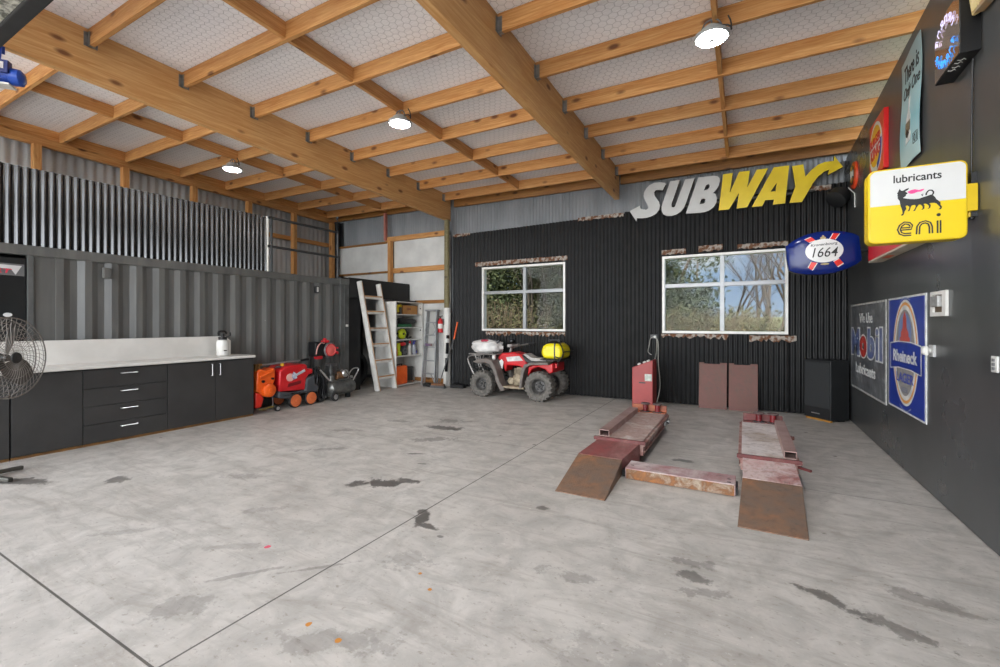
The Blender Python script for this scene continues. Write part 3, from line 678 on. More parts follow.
# loft screen of glossy black corrugated iron standing on the container roof edge
ls = thing('loft_screen', (XC, 3.0, 2.43), 'gloss black corrugated iron screen standing on the container roof edge', 'screen', None, 'structure')
build('iron_sheet', MB().corr(.5, 4.97, 2.432, lambda u: 3.365+.016*(u-1.7), F_left(XC-.05), .026, .076, seg=10), M_loftsheet, ls, smooth=60)
build('back_frame', MB().box(XC-.14, XC-.07, .5, 4.95, 2.44, 2.53).box(XC-.14, XC-.07, .5, 4.95, 3.2, 3.29), M_brownwood, ls, smooth=0)
hr = thing('pipe_rail', (XC, 5.8, 2.43), 'dark two-bar pipe rail on the container roof beyond the black screen', 'railing')
for z in (3.405, 2.885): build('rail', MB().cyl((XC, 4.98, z), (XC, 6.58, z), .024, n=12), M_greysteel if 0 else pm('dark rail paint', (58, 60, 62), (48, 50, 52), 6, .45), hr)
for y in (5.05, 6.55): build('upright', MB().cyl((XC, y, 2.445 if y > 6 else 2.43), (XC, y, 3.43), .022, n=12), MATS['dark rail paint'], hr)
tag(build('support_pole', MB().cyl((XC-.02, 4.995, 2.42), (XC-.02, 4.995, 3.42), .02, n=12), M_whitepaint, origin=(XC-.02, 4.995, 2.42)), 'thin white pole between the black screen and the pipe rail', 'pole')

# black fascia from the container to the back wall, with a dark recess below
struct('wall_fascia', MB().box(XC-.03, XC, 6.86, 8.84, 2.06, 2.49), M_blackmatte, 'black fascia board between the container and the back wall', 'fascia', smooth=0)
struct('wall_recess', MB().box(-9.2, -9.17, 6.7, 8.86, 0, 2.5).box(-9.17, XC-.03, 6.7, 8.86, 2.45, 2.48), M_blackmatte, 'dark lining at the back of the recess behind the white ladder, with an added top board shutting out light', 'wall', smooth=0)  # second box is a top board added to keep light out of the recess
struct('wall_recess_side', MB().box(XC-.1, XC-.08, 6.86, 7.26, 0, 2.06), M_blackmatte, 'matt black board closing the recess beside the container post', 'wall', smooth=0)

# ------------------------------------------------------------------ bench
M_cab = pm('dark charcoal cabinet laminate', (58, 57, 56), (50, 49, 48), 3, .42)
M_carc = pm('cabinet carcass', (36, 37, 37), (32, 33, 33), 3, .5)
M_bench = pm('white benchtop laminate', (220, 217, 211), (208, 205, 199), 3, .35)
M_kick = pm('raw timber kick strip', (128, 90, 44), (96, 66, 32), 6, .7)
XF = -6.965
def unit(y0, y1, fronts, label):
    u = thing('base_cabinet', ((XF-.3), (y0+y1)/2, 0), label, 'cabinet', 'base cabinets under the white benchtop')
    build('carcass', MB().box(-7.46, XF-.02, y0+.001, y1-.001, .03, .935), M_carc, u, smooth=0)
    build('kick_strip', MB().box(-7.3, XF-.012, y0+.001, y1-.001, 0, .03), M_kick, u, smooth=0)
    for (kind, a, b, c, d, h) in fronts:
        f = build(kind, MB().box(XF-.019, XF, a+.0025, b-.0025, c+.0025, d-.0025), M_cab, u, smooth=0, bevel=.0015)
        if h:
            (hy, hz, vert) = h
            if vert: hb = MB().tube([(XF-.002, hy, hz-.085), (XF+.028, hy, hz-.085), (XF+.028, hy, hz+.085), (XF-.002, hy, hz+.085)], .006, 8)
            else: hb = MB().tube([(XF-.002, hy-.085, hz), (XF+.028, hy-.085, hz), (XF+.028, hy+.085, hz), (XF-.002, hy+.085, hz)], .006, 8)
            build('handle', hb, M_chrome, f)
unit(.95, 1.655, [('door', .95, 1.655, .035, .925, None)], 'charcoal base cabinet half hidden behind the pedestal fan')
unit(1.665, 2.262, [('door', 1.665, 2.262, .035, .925, None)], 'charcoal base cabinet with one plain door beside the drawers')
unit(2.265, 3.155, [('drawer', 2.265, 3.155, .700, .925, (2.72, .862, 0)), ('drawer', 2.265, 3.155, .480, .698, (2.72, .638, 0)), ('drawer', 2.265, 3.155, .258, .478, (2.72, .415, 0)), ('drawer', 2.265, 3.155, .035, .256, (2.72, .19, 0))], 'charcoal bank of four drawers with silver pull handles')
unit(3.158, 4.385, [('door', 3.158, 3.79, .035, .925, (3.735, .80, 1)), ('door', 3.79, 4.385, .035, .925, (3.85, .80, 1))], 'charcoal two-door cabinet with upright silver handles at the bench end')
wt = thing('benchtop', (-7.2, 2.7, .94), 'long white benchtop with upstand above the charcoal cabinets', 'benchtop')
build('worktop', MB().box(-7.47, -6.935, .93, 4.405, .94, .982), M_bench, wt, smooth=0, bevel=.012)
build('upstand', MB().prism([(.93, .982), (4.30, .982), (4.30, 1.21), (4.21, 1.285), (.93, 1.285)], F_left(-7.47), 0, .018), M_bench, wt, smooth=0, bevel=.004)
sp = thing('sprayer_bottle', (-7.24, 4.05, .982), 'white pressure sprayer bottle with a black pump top on the benchtop', 'sprayer')
build('bottle', MB().lathe((-7.24, 4.05, .982), (0, 0, 1), [(0, .07), (.01, .085), (.2, .088), (.235, .08), (.255, .055)], 24), M_whitepaint, sp)
build('label_print', MB().box(-7.156, -7.150, 4.02, 4.05, 1.06, 1.075).box(-7.157, -7.151, 4.055, 4.07, 1.062, 1.074), M_blackplastic, sp, smooth=0)
build('collar', MB().lathe((-7.24, 4.05, 1.235), (0, 0, 1), [(0, .06), (.045, .062), (.05, .03)], 20), M_blackplastic, sp)
build('pump_handle', MB().cyl((-7.24, 4.05, 1.28), (-7.24, 4.05, 1.33), .026).tube([(-7.24, 3.99, 1.30), (-7.24, 3.98, 1.36), (-7.24, 4.03, 1.375), (-7.24, 4.09, 1.365), (-7.24, 4.11, 1.33)], .016, 8, smooth=1), M_blackplastic, sp)
build('nozzle', MB().tube([(-7.22, 4.09, 1.27), (-7.18, 4.13, 1.30), (-7.16, 4.12, 1.345)], .012, 8), M_blackplastic, sp)

# ------------------------------------------------------------------ pedestal fan
FC = Vector((-6.185, 1.44, 1.165)); ax = Vector((.80, .60, .02)).normalized()
fan = thing('pedestal_fan', (-6.25, 1.42, 0), 'large black pedestal fan standing before the bench', 'fan')
M_fan = pm('fan wire', (136, 130, 124), (112, 106, 100), 6, .4, .4); M_fand = pm('dark fan enamel', (40, 39, 38), (32, 31, 30), 6, .4)
R = .385; a1 = ax.orthogonal().normalized(); b1 = ax.cross(a1)
for nm, d0, bow in (('front_guard', .05, .045), ('rear_guard', -.05, -.05)):
    g = MB().torus(FC+ax*d0*.9, ax, R, .006, 64, 8)
    for rr in (.12, .2, .28, .34): g.torus(FC+ax*(d0+bow*(1-(rr/R)**2)), ax, rr, .0024, 48, 5)
    for k in range(44):
        th = 2*PI*k/44; dr = a1*math.cos(th)+b1*math.sin(th); dt = -a1*math.sin(th)+b1*math.cos(th)
        g.tube([FC+ax*(d0+bow*(1-(q/R)**2))+dr*q+dt*(.09*(q/R)*(1-q/R)*2) for q in (.05, .16, .28, R)], .0022, 5)
    build(nm, g, M_fan, fan)
build('guard_badge', MB().lathe(FC+ax*.09, ax, [(0, .055), (.012, .05), (.016, .0)], 24), M_fand, fan)
for k in range(3):
    th = 2*PI*k/3+.6; dr = a1*math.cos(th)+b1*math.sin(th); dt = ax.cross(dr); vs = []
    for i in range(9):
        q = .05+.29*i/8; w = .05+.055*math.sin(PI*min(1, i/8*.8+.15)); tw = .55-.25*i/8
        for s_ in (-1, 1):
            for th_ in (-.0025, .0025):
                vs.append(FC+dr*q+(dt*math.cos(tw)+ax*math.sin(tw))*(s_*w)+ax*th_)
    fs = []
    for i in range(8):
        o_ = i*4; fs += [(o_, o_+2, o_+6, o_+4), (o_+1, o_+5, o_+7, o_+3), (o_, o_+4, o_+5, o_+1), (o_+2, o_+3, o_+7, o_+6)]
    fs += [(0, 1, 3, 2), (32, 34, 35, 33)]
    build('blade', MB().add(vs, fs), pm('fan blade', (84, 78, 72), (66, 62, 58), 5, .35, .4), fan, smooth=50)
build('motor', MB().lathe(FC-ax*.26, ax, [(-.07, .03), (-.05, .07), (.15, .08), (.2, .05), (.29, .03)], 24), M_fand, fan)
pb = FC-ax*.20
build('pole', MB().cyl((pb.x, pb.y, .05), (pb.x, pb.y, .62), .026).cyl((pb.x, pb.y, .6), (pb.x, pb.y, pb.z-.06), .019), M_fand, fan)
legm = MB()
for k in range(4):
    th = .38+k*PI/2; e = Vector((pb.x+.33*math.cos(th), pb.y+.33*math.sin(th), .025))
    build('foot', MB().bar((pb.x, pb.y, .05), e, .045, .04), pm('fan foot steel', (88, 86, 80), (70, 68, 62), 8, .5, .3), fan, smooth=0, bevel=.01)
build('base_disc', MB().lathe((pb.x, pb.y, .02), (0, 0, 1), [(0, .09), (.04, .09), (.06, .04)], 24), M_fand, fan)

# ------------------------------------------------------------------ machines along the container
M_orange = pm('bright orange enamel', (240, 104, 28), (222, 84, 20), 5, .4)
M_redplastic = pm('red moulded plastic', (204, 34, 40), (186, 26, 32), 4, .32)
M_greyplastic = pm('dark grey moulded plastic', (74, 76, 80), (60, 62, 66), 5, .5)
oc_ = thing('petrol_tiller', (-7.1, 4.62, 0), 'orange petrol tiller squeezed between the bench end and the red washer', 'tiller')
F = F_left(-7.03)
def TY(pts): return [(4.44+(u-4.5)*.60, v) for u, v in pts]
build('engine_cover', MB().prism(TY([(4.52, .36), (4.55, .70), (4.66, .74), (4.78, .705), (4.95, .72), (5.04, .745), (5.09, .70), (5.08, .52), (5.0, .43), (4.96, .32), (4.80, .26), (4.66, .30), (4.60, .36)]), F, -.24, .03), M_orange, oc_, bevel=.025)
build('clutch_boss', MB().lathe((-7.01, 4.665, .37), (1, 0, 0), [(0, .115), (.05, .11), (.07, .085), (.075, .035), (.09, .03), (.092, 0)], 28), M_orange, oc_)
build('cover_rib', MB().prism(TY([(4.62, .58), (4.80, .62), (4.98, .66), (4.99, .70), (4.79, .66), (4.61, .62)]), F, .03, .055), M_orange, oc_, bevel=.008)
build('bolt', MB().cyl((-7.0, 4.56, .53), (-6.97, 4.56, .53), .022, n=10), M_blackplastic, oc_); build('bolt', MB().cyl((-7.0, 4.73, .56), (-6.97, 4.73, .56), .018, n=10), M_blackplastic, oc_)
build('tine_guard', MB().prism(TY([(4.5, .10), (4.5, .36), (4.64, .32), (4.74, .25), (4.66, .10)]), F, -.2, .035), pm('tiller red', (212, 48, 30), (190, 38, 24), 5, .4), oc_, bevel=.015)
build('throttle_linkage', MB().cyl((-7.08, 4.49, .70), (-7.08, 4.49, .80), .03).box(-7.12, -7.04, 4.46, 4.58, .79, .82).cyl((-7.08, 4.55, .72), (-7.08, 4.55, .8), .02), pm('brass linkage', (150, 104, 44), (96, 70, 38), 9, .5, .5), oc_)
build('axle_frame', MB().tube([(-7.02, 4.73, .34), (-7.0, 4.74, .2), (-6.98, 4.73, .10), (-6.95, 4.77, .07)], .012, 8).bar((-6.97, 4.46, .085), (-6.95, 4.73, .095), .03, .02), M_steel, oc_)
build('chain', MB().tube([(-6.94, 4.46, .09), (-6.93, 4.53, .075), (-6.93, 4.62, .095), (-6.93, 4.71, .10)], .012, 6), pm('brassy chain', (176, 150, 60), (90, 80, 60), 40, .5, .5), oc_)
w = build('jockey_wheel', MB().lathe((-6.97, 4.79, .052), (1, 0, 0), [(0, .03), (.0, .05), (.04, .05), (.04, .03)], 20), M_darkrubber, oc_)
build('wheel_hub', MB().lathe((-6.98, 4.79, .052), (1, 0, 0), [(0, .032), (.055, .03), (.056, 0)], 16), M_chrome, w)

pwash = thing('pressure_washer', (-7.18, 5.25, 0), 'red and grey hot water pressure washer with four orange wheels', 'pressure washer')
F = F_left(-6.98)
build('hood', MB().prism([(max(u, 4.845+(v-.3)*.05), v) for u, v in PW_RED], F, -.44, 0), M_redplastic, pwash, bevel=.035)
build('chassis', MB().prism([(max(u, 4.83), v) for u, v in PW_GREY], F, -.46, .012), M_greyplastic, pwash, bevel=.025)
build('hood_recess', MB().prism([(5.02, .44), (5.28, .47), (5.27, .41), (5.0, .375)], F, -.01, .004), pm('dark red plastic', (120, 22, 26), (104, 18, 22), 4, .4), pwash, bevel=.004)
mm = MB().mat(0).prism(ellipse(5.055, .545, .075, .07, 24), F, 0, .006).mat(1).prism([(5.08, .56), (5.12, .64), (5.17, .60), (5.19, .52), (5.12, .50)], F, .002, .010).mat(2).prism([(5.17, .595), (5.34, .665), (5.36, .625), (5.18, .555)], F, 0, .008)
build('badge', mm, [pm('badge pink', (232, 178, 168), (222, 166, 156), 5, .4), pm('badge blue', (40, 76, 140), (220, 226, 232), 22, .4), pm('badge silver', (206, 206, 210), (188, 188, 194), 9, .4)], pwash)
build('filler_cap', MB().cyl((-7.15, 5.02, .74), (-7.15, 5.02, .79), .03), pm('yellow cap', (232, 190, 40), (220, 176, 30), 5, .4), pwash)
build('hood_trim', MB().blob((-7.12, 4.93, .735), (.05, .05, .014), e=.6), M_greysteel, pwash)
for (y, x) in ((5.155, -6.985), (5.475, -6.985), (5.155, -7.46), (5.475, -7.46)):
    w = build('wheel', MB().lathe((x-.03, y, .126), (1, 0, 0), [(0, .10), (0, .114), (.012, .126), (.05, .126), (.062, .114), (.062, .10)], 28), M_darkrubber, pwash)
    build('wheel_disc', MB().lathe((x-.02, y, .126), (1, 0, 0), [(0, .108), (.052, .108), (.058, .08), (.056, .02), (.066, .015), (.066, 0)], 28), pm('orange wheel disc', (218, 116, 66), (200, 98, 52), 8, .5), w)
wd = thing('spray_lance', (-7.25, 5.0, .77), 'long grey spray lance lying across the washer and tiller', 'lance')
build('tube', MB().cyl((-7.12, 4.60, .79), (-7.16, 5.48, .815), .017, n=12), pm('dull lance steel', (168, 170, 170), (140, 142, 142), 8, .4, .6), wd)
build('grip', MB().cyl((-7.155, 5.38, .811), (-7.165, 5.58, .82), .022, n=12), M_blackplastic, wd)

hs = thing('hose_coil', (-7.12, 5.72, 0), 'coil of black hose slumped between the washer and the compressor', 'hose')
mm = MB(); rnd = random.Random(4)
for k in range(9):
    a = rnd.uniform(-.12, .12); cy = 5.72+rnd.uniform(-.03, .05); rz = rnd.uniform(.24, .33); ry = rnd.uniform(.07, .13); cx = -7.0-.035*k
    pts = [(cx+.03*math.sin(3*t), cy+ry*math.cos(t)+a*math.sin(t)*.5+.10*(math.sin(t) < 0)*0, .02+rz*1.02+rz*math.sin(t)) for t in [2*PI*i/20 for i in range(20)]]
    mm.tube(pts, .013, 8, closed=True, smooth=1)
build('hose', mm, pm('black hose', (38, 38, 40), (28, 28, 30), 9, .45), hs)
build('hose_fitting', MB().tube([(-6.95, 5.66, .62), (-6.93, 5.80, .46), (-6.93, 5.86, .40)], .016, 8), M_chrome, hs)

cp = thing('air_compressor', (-7.05, 6.2, 0), 'grey air compressor with a long tank and a wire carry handle', 'compressor')
M_tank = pm('scuffed gunmetal tank', (116, 116, 112), (84, 84, 82), 7, .32, .5)
build('tank', MB().lathe((-7.05, 5.90, .225), (0, 1, 0), [(0, 0), (.015, .08), (.05, .125), (.1, .14), (.56, .14), (.61, .125), (.645, .08), (.66, 0)], 28), M_tank, cp)
build('tank_saddle', MB().box(-7.13, -6.97, 5.96, 6.36, .345, .375), M_tank, cp, smooth=0, bevel=.006)
pu = build('pump', MB().lathe((-7.05, 6.0, .375), (0, 0, 1), [(0, .075), (.1, .07), (.12, .055), (.26, .05), (.3, .06)], 20), M_tank, cp)
f_ = MB()
for k in range(6): f_.box(-7.13, -6.97, 5.93, 6.07, .50+k*.025, .51+k*.025)
build('cooling_fins', f_, M_steel, pu, smooth=0)
build('head', MB().box(-7.13, -6.97, 5.92, 6.08, .66, .71), M_steel, pu, smooth=0, bevel=.008)
mo = build('motor', MB().lathe((-7.05, 6.08, .46), (0, 1, 0), [(0, .07), (.02, .085), (.18, .085)], 24), pm('brown motor shell', (130, 92, 60), (104, 74, 50), 7, .45), cp)
build('fan_cover', MB().lathe((-6.955, 6.27, .50), (1, 0, 0), [(-.1, .075), (.0, .075), (.02, .06), (.022, .02), (.03, 0)], 24), M_chrome, mo)
build('pressure_gauge', MB().lathe((-6.95, 6.4, .42), (1, 0, 0), [(0, .03), (.03, .03), (.032, 0)], 16), M_chrome, cp)
build('carry_handle', MB().tube([(-7.05, 6.42, .36), (-7.05, 6.46, .50), (-7.05, 6.56, .575), (-7.05, 6.68, .57), (-7.05, 6.70, .52), (-7.05, 6.62, .42), (-7.05, 6.53, .3)], .012, 8, smooth=2), M_chrome, cp)
build('pipework', MB().tube([(-6.96, 6.05, .60), (-6.93, 6.2, .60), (-6.92, 6.34, .44), (-6.93, 6.38, .36)], .01, 8, smooth=1).tube([(-6.95, 6.06, .40), (-6.92, 6.3, .39), (-6.93, 6.45, .40)], .008, 8), M_steel, cp)
for y in (5.96,):
    for x in (-6.90, -7.20):
        w = build('wheel', MB().lathe((x-.02, y, .08), (1, 0, 0), [(0, .05), (0, .068), (.01, .08), (.04, .08), (.05, .068), (.05, .05)], 22), M_darkrubber, cp)
        build('wheel_hub', MB().lathe((x-.015, y, .08), (1, 0, 0), [(0, .055), (.045, .05), (.052, .02), (.054, 0)], 18), M_chrome, w)
build('axle_bracket', MB().box(-7.18, -6.92, 5.94, 5.98, .07, .14), M_tank, cp, smooth=0)
build('foot', MB().box(-7.1, -7.0, 6.38, 6.44, .0, .10), M_darkrubber, cp, smooth=0, bevel=.006)

hrl = thing('hose_reel', (-7.35, 5.9, .75), 'red-faced hose reel fixed to the container wall above the compressor', 'hose reel')
build('drum', MB().lathe((-7.34, 6.10, .965), (1, 0, 0), [(0, .12), (.02, .15), (.14, .15), (.16, .13)], 32), pm('grey reel shell', (110, 106, 106), (90, 88, 88), 6, .45), hrl)
d_ = build('face_disc', MB().lathe((-7.185, 6.10, .965), (1, 0, 0), [(0, .125), (.015, .12), (.02, .105), (.012, .1), (.018, .05), (.022, 0)], 36), pm('faded red disc', (236, 112, 104), (228, 98, 92), 5, .4), hrl)
build('disc_rim', MB().torus((-7.172, 6.10, .965), (1, 0, 0), .116, .010, 36, 8), pm('red rim', (196, 40, 48), (180, 32, 40), 5, .4), d_)
build('housing', MB().box(-7.42, -7.2, 5.76, 6.0, .85, 1.13), M_blackplastic, hrl, smooth=0, bevel=.02)
build('wall_bracket', MB().box(-7.52, -7.34, 6.02, 6.18, .84, 1.06).box(-7.46, -7.40, 5.80, 6.07, .95, 1.02), M_blackplastic, hrl, smooth=0)
build('top_latch', MB().box(-7.30, -7.2, 5.96, 6.09, 1.11, 1.16).box(-7.3, -7.22, 6.0, 6.04, 1.15, 1.20), MATS['red rim'], hrl, smooth=0, bevel=.012)
build('lead', MB().tube([(-7.2, 5.96, 1.10), (-7.18, 5.86, 1.12), (-7.17, 5.78, 1.04), (-7.17, 5.75, .90)], .012, 8, smooth=2), pm('pale red lead', (206, 150, 140), (196, 138, 130), 6, .5), hrl)
build('side_knob', MB().cyl((-7.22, 6.25, .90), (-7.16, 6.26, .90), .025).cyl((-7.22, 6.25, 1.0), (-7.16, 6.26, 1.0), .02).box(-7.3, -7.2, 5.80, 5.92, .80, .86), MATS['red rim'], hrl)
# ------------------------------------------------------------------ white ladder, shelf and what is on it
M_rawedge = pm('raw timber edge', (196, 148, 92), (176, 126, 72), 7, .6)
ld = thing('loft_ladder', (-7.1, 7.5, 0), 'white painted timber ladder leaning on the black fascia', 'ladder')
LB, LT_ = [(-7.05, 7.25, 0), (-7.05, 7.80, 0)], [(-7.43, 7.08, 2.42), (-7.43, 7.66, 2.40)]
for p, q in zip(LB, LT_): build('rail', MB().bar(p, q, .045, .125, up=(1, 0, .15)), M_whitepaint, ld, smooth=0, bevel=.006)
for t in (.13, .27, .425, .57, .72, .87):
    a = Vector(LT_[0]).lerp(Vector(LB[0]), t); b = Vector(LT_[1]).lerp(Vector(LB[1]), t); z = (a.z+b.z)/2
    tr = build('tread', MB().bar((a.x, a.y, z), (b.x, b.y, z), .12, .03).bar((a.x+.045, a.y+.02, z-.035), (b.x+.045, b.y-.02, z-.035), .025, .05), M_whitepaint, ld, smooth=0)
    build('tread_edge', MB().bar((a.x+.064, a.y+.02, z), (b.x+.064, b.y-.02, z), .010, .024), M_rawedge, tr, smooth=0)
for p, q in zip(LB, LT_): 
    p, q = Vector(p), Vector(q); build('rail_edge', MB().bar(p+Vector((.066, .018, .01)), q+Vector((.066, .018, -.02)), .012, .006, up=(1, 0, .15)), M_rawedge, ld, smooth=0)

SX0, SX1, SY0, SY1 = -7.69, -7.06, 7.84, 8.84
sh = thing('shelf_unit', (-7.38, 8.3, 0), 'tall white open shelf unit packed with tools, behind the white ladder', 'shelf unit')
build('side_panel', MB().box(SX0, SX1, SY0, SY0+.03, 0, 1.985), M_whitepaint, sh, smooth=0, bevel=.003)
build('side_panel', MB().box(SX0, SX1, SY1-.03, SY1, 0, 1.985), M_whitepaint, sh, smooth=0, bevel=.003)
build('back_panel', MB().box(SX0, SX0+.012, SY0+.03, SY1-.03, 0.0, 1.96), M_whitepaint, sh, smooth=0)
SZ = (1.71, 1.40, 1.11, .725, .045)
for z in SZ: build('shelf', MB().box(SX0+.012, SX1-.01, SY0+.03, SY1-.03, z-.022, z), M_whitepaint, sh, smooth=0, bevel=.002)
build('top_panel', MB().box(SX0, SX1, SY0, SY1, 1.985, 2.005), M_whitepaint, sh, smooth=0, bevel=.003)
for z in (1.86, 1.32): build('hinge', MB().cyl((SX1-.06, SY1-.034, z), (SX1-.06, SY1-.03, z), .018, n=12), M_blackplastic, sh)
tag(build('toolbox_lid', MB().box(-7.5, -7.12, 8.02, 8.66, 2.005, 2.04), M_blackmatte, smooth=0, bevel=.006, origin=(-7.3, 8.34, 2.005)), 'flat black case lying on top of the white shelf unit', 'case')
# top shelf
x = SX1-.1; z = SZ[0]
bx = thing('cardboard_box', (x-.13, 8.42, z), 'brown cardboard box on the top shelf beside the yellow grinder', 'box')
build('carton', MB().box(x-.27, x, 8.20, 8.74, z, z+.215), pm('brown card', (190, 138, 78), (174, 122, 64), 5, .7), bx, smooth=0, bevel=.004)
mm = MB(); put_text(mm, 'EM', F_left(x), 8.34, 8.48, z+.1, z+.16, 0, .002, .02); build('print', mm, pm('carton print', (120, 52, 44), (110, 46, 40), 5, .6), bx, smooth=0)
yt = thing('angle_grinder', (x-.05, 8.05, z), 'yellow and black power tool at the left end of the top shelf', 'power tool')
build('body', MB().tube([(x, 8.12, z+.20), (x, 8.03, z+.205), (x, 8.0, z+.14), (x, 8.02, z+.05)], .035, 10, smooth=1), pm('tool yellow', (226, 206, 40), (214, 190, 28), 6, .4), yt)
build('grip', MB().cyl((x+.01, 8.1, z), (x+.01, 8.1, z+.16), .035), M_blackplastic, yt)
tag(build('grey_canister', MB().lathe((x-.02, 7.92, z), (0, 0, 1), [(0, .045), (.18, .045), (.2, .025), (.22, .02)], 16), pm('canister grey', (150, 152, 150), (130, 132, 130), 7, .5), origin=(x-.02, 7.92, z)), 'grey canister in the corner of the top shelf', 'canister')
# second shelf
z = SZ[1]
bl = thing('leaf_blower', (x-.05, 8.2, z), 'long black and green blower lying on the second shelf', 'blower')
build('barrel', MB().lathe((x, 8.02, z+.14), (0, 1, 0), [(0, .06), (.06, .075), (.5, .07), (.56, .05), (.6, .05)], 20), M_blackplastic, bl)
build('green_base', MB().box(x-.05, x+.03, 8.02, 8.5, z, z+.08), pm('tool green', (30, 108, 64), (24, 92, 52), 5, .4), bl, smooth=0, bevel=.02)
build('stand', MB().bar((x, 7.9, z+.0), (x, 8.06, z+.22), .03, .03).bar((x, 7.9, z+.2), (x, 8.06, z+.0), .03, .03), M_greysteel, bl, smooth=0)
# third shelf
z = SZ[2]; M_lime = pm('lime tool plastic', (198, 212, 40), (182, 198, 26), 6, .4)
cs = thing('circular_saw', (x-.05, 8.15, z), 'lime green circular saw on the third shelf', 'power saw')
build('guard', MB().lathe((x-.06, 8.17, z+.13), (1, 0, 0), [(0, .11), (.03, .125), (.08, .125), (.1, .1)], 28), M_lime, cs)
build('hub', MB().torus((x+.045, 8.17, z+.13), (1, 0, 0), .055, .016, 24, 8), M_lime, cs)
build('hub_bolt', MB().cyl((x+.03, 8.17, z+.13), (x+.06, 8.17, z+.13), .025), M_blackplastic, cs)
build('handle', MB().tube([(x-.02, 8.15, z+.24), (x-.02, 8.3, z+.24), (x-.02, 8.42, z+.12), (x-.02, 8.36, z+.04)], .028, 10, smooth=1), M_blackplastic, cs)
build('base_plate', MB().box(x-.1, x+.04, 7.9, 8.4, z, z+.014), M_greysteel, cs, smooth=0)
build('motor_tail', MB().cyl((x-.02, 7.9, z+.10), (x-.02, 8.04, z+.14), .025).cyl((x-.02, 8.38, z+.02), (x-.02, 8.52, z+.045), .02), M_blackplastic, cs)
# fourth shelf
z = SZ[3]
def bottle(y, dx, r, h, mb, mc, label, capr=.5):
    b_ = thing('bottle', (x-dx, y, z), label, 'bottle', 'bottles on the fourth shelf')
    build('body', MB().lathe((x-dx, y, z), (0, 0, 1), [(0, r*.9), (.008, r), (h*.68, r), (h*.8, r*.45), (h*.86, r*.4)], 18), mb, b_)
    build('cap', MB().lathe((x-dx, y, z+h*.85), (0, 0, 1), [(0, r*capr), (h*.15, r*capr*.9)], 14), mc, b_); return b_
M_red = pm('signal red', (204, 30, 36), (190, 24, 30), 5, .4); M_blue = pm('cap blue', (52, 52, 150), (44, 44, 136), 5, .4)
bottle(7.93, 0, .055, .26, M_red, M_red, 'red bottle at the left end of the fourth shelf', .7)
bottle(8.45, .02, .05, .33, M_whitepaint, M_red, 'white bottle with a red cap behind the engine on the fourth shelf', .8)
bb = bottle(8.60, .0, .055, .30, pm('clear grey bottle', (176, 178, 184), (160, 162, 170), 5, .3), M_blue, 'grey spray bottle with a blue top at the right end of the fourth shelf', .6)
build('trigger', MB().bar((x, 8.58, z+.31), (x, 8.66, z+.33), .03, .03).box(x+.05, x+.056, 8.62, 8.66, z+.03, z+.1), M_blue, bb, smooth=0)
en = thing('small_engine', (x-.05, 8.18, z), 'black and red small engine on the fourth shelf', 'engine')
build('crankcase', MB().lathe((x-.1, 8.2, z+.12), (1, 0, 0), [(0, .11), (.06, .12), (.14, .11), (.16, .06)], 22).box(x-.14, x-.0, 8.08, 8.36, z, z+.06), pm('engine black', (44, 44, 46), (30, 30, 32), 14, .45), en, bevel=.004)
build('recoil_cover', MB().torus((x+.06, 8.2, z+.12), (1, 0, 0), .05, .02, 22, 8), M_greysteel, en)
build('fuel_tank', MB().blob((x-.03, 8.2, z+.27), (.07, .10, .045), e=.6), M_red, en)
build('muffler', MB().cyl((x-.02, 8.36, z+.24), (x-.02, 8.36, z+.34), .05).cyl((x-.02, 8.3, z+.32), (x-.02, 8.42, z+.36), .03), M_blackplastic, en)
tag(build('lime_battery', MB().box(x-.06, x+.04, 8.0, 8.12, z+.0, z+.1).box(x-.05, x+.03, 7.99, 8.08, z+.1, z+.3), M_lime, smooth=0, bevel=.014, origin=(x, 8.05, z)), 'lime green battery tool standing between the red bottle and the engine', 'power tool')
# bottom shelf
z = SZ[4]
oc2 = thing('tool_case', (x+.0, 8.1, z), 'orange plastic tool case standing on the bottom shelf', 'case')
build('shell', MB().box(x-.1, x+.06, 7.885, 8.31, z, z+.44), M_orange, oc2, smooth=0, bevel=.035)
build('handle', MB().tube([(x-.02, 8.02, z+.43), (x-.02, 8.02, z+.475), (x-.02, 8.18, z+.475), (x-.02, 8.18, z+.43)], .012, 8), M_blackplastic, oc2)
build('latch', MB().box(x+.055, x+.07, 7.95, 7.99, z+.36, z+.42), M_orange, oc2, smooth=0, bevel=.004); build('latch', MB().box(x+.055, x+.07, 8.21, 8.25, z+.36, z+.42), M_orange, oc2, smooth=0, bevel=.004)
tag(build('black_crate', MB().box(x-.3, x-.04, 8.34, 8.62, z, z+.38).box(x-.31, x-.03, 8.33, 8.63, z+.34, z+.36), M_blackplastic, smooth=0, bevel=.008, origin=(x-.2, 8.48, z)), 'black plastic crate beside the orange case on the bottom shelf', 'crate')
tag(build('garden_hand_tool', MB().tube([(x-.0, 8.36, z+.04), (x+.02, 8.5, z+.03), (x-.01, 8.62, z+.025)], .02, 8), M_rust, origin=(x, 8.5, z)), 'rusty brown bar lying in front of the black crate', 'tool')

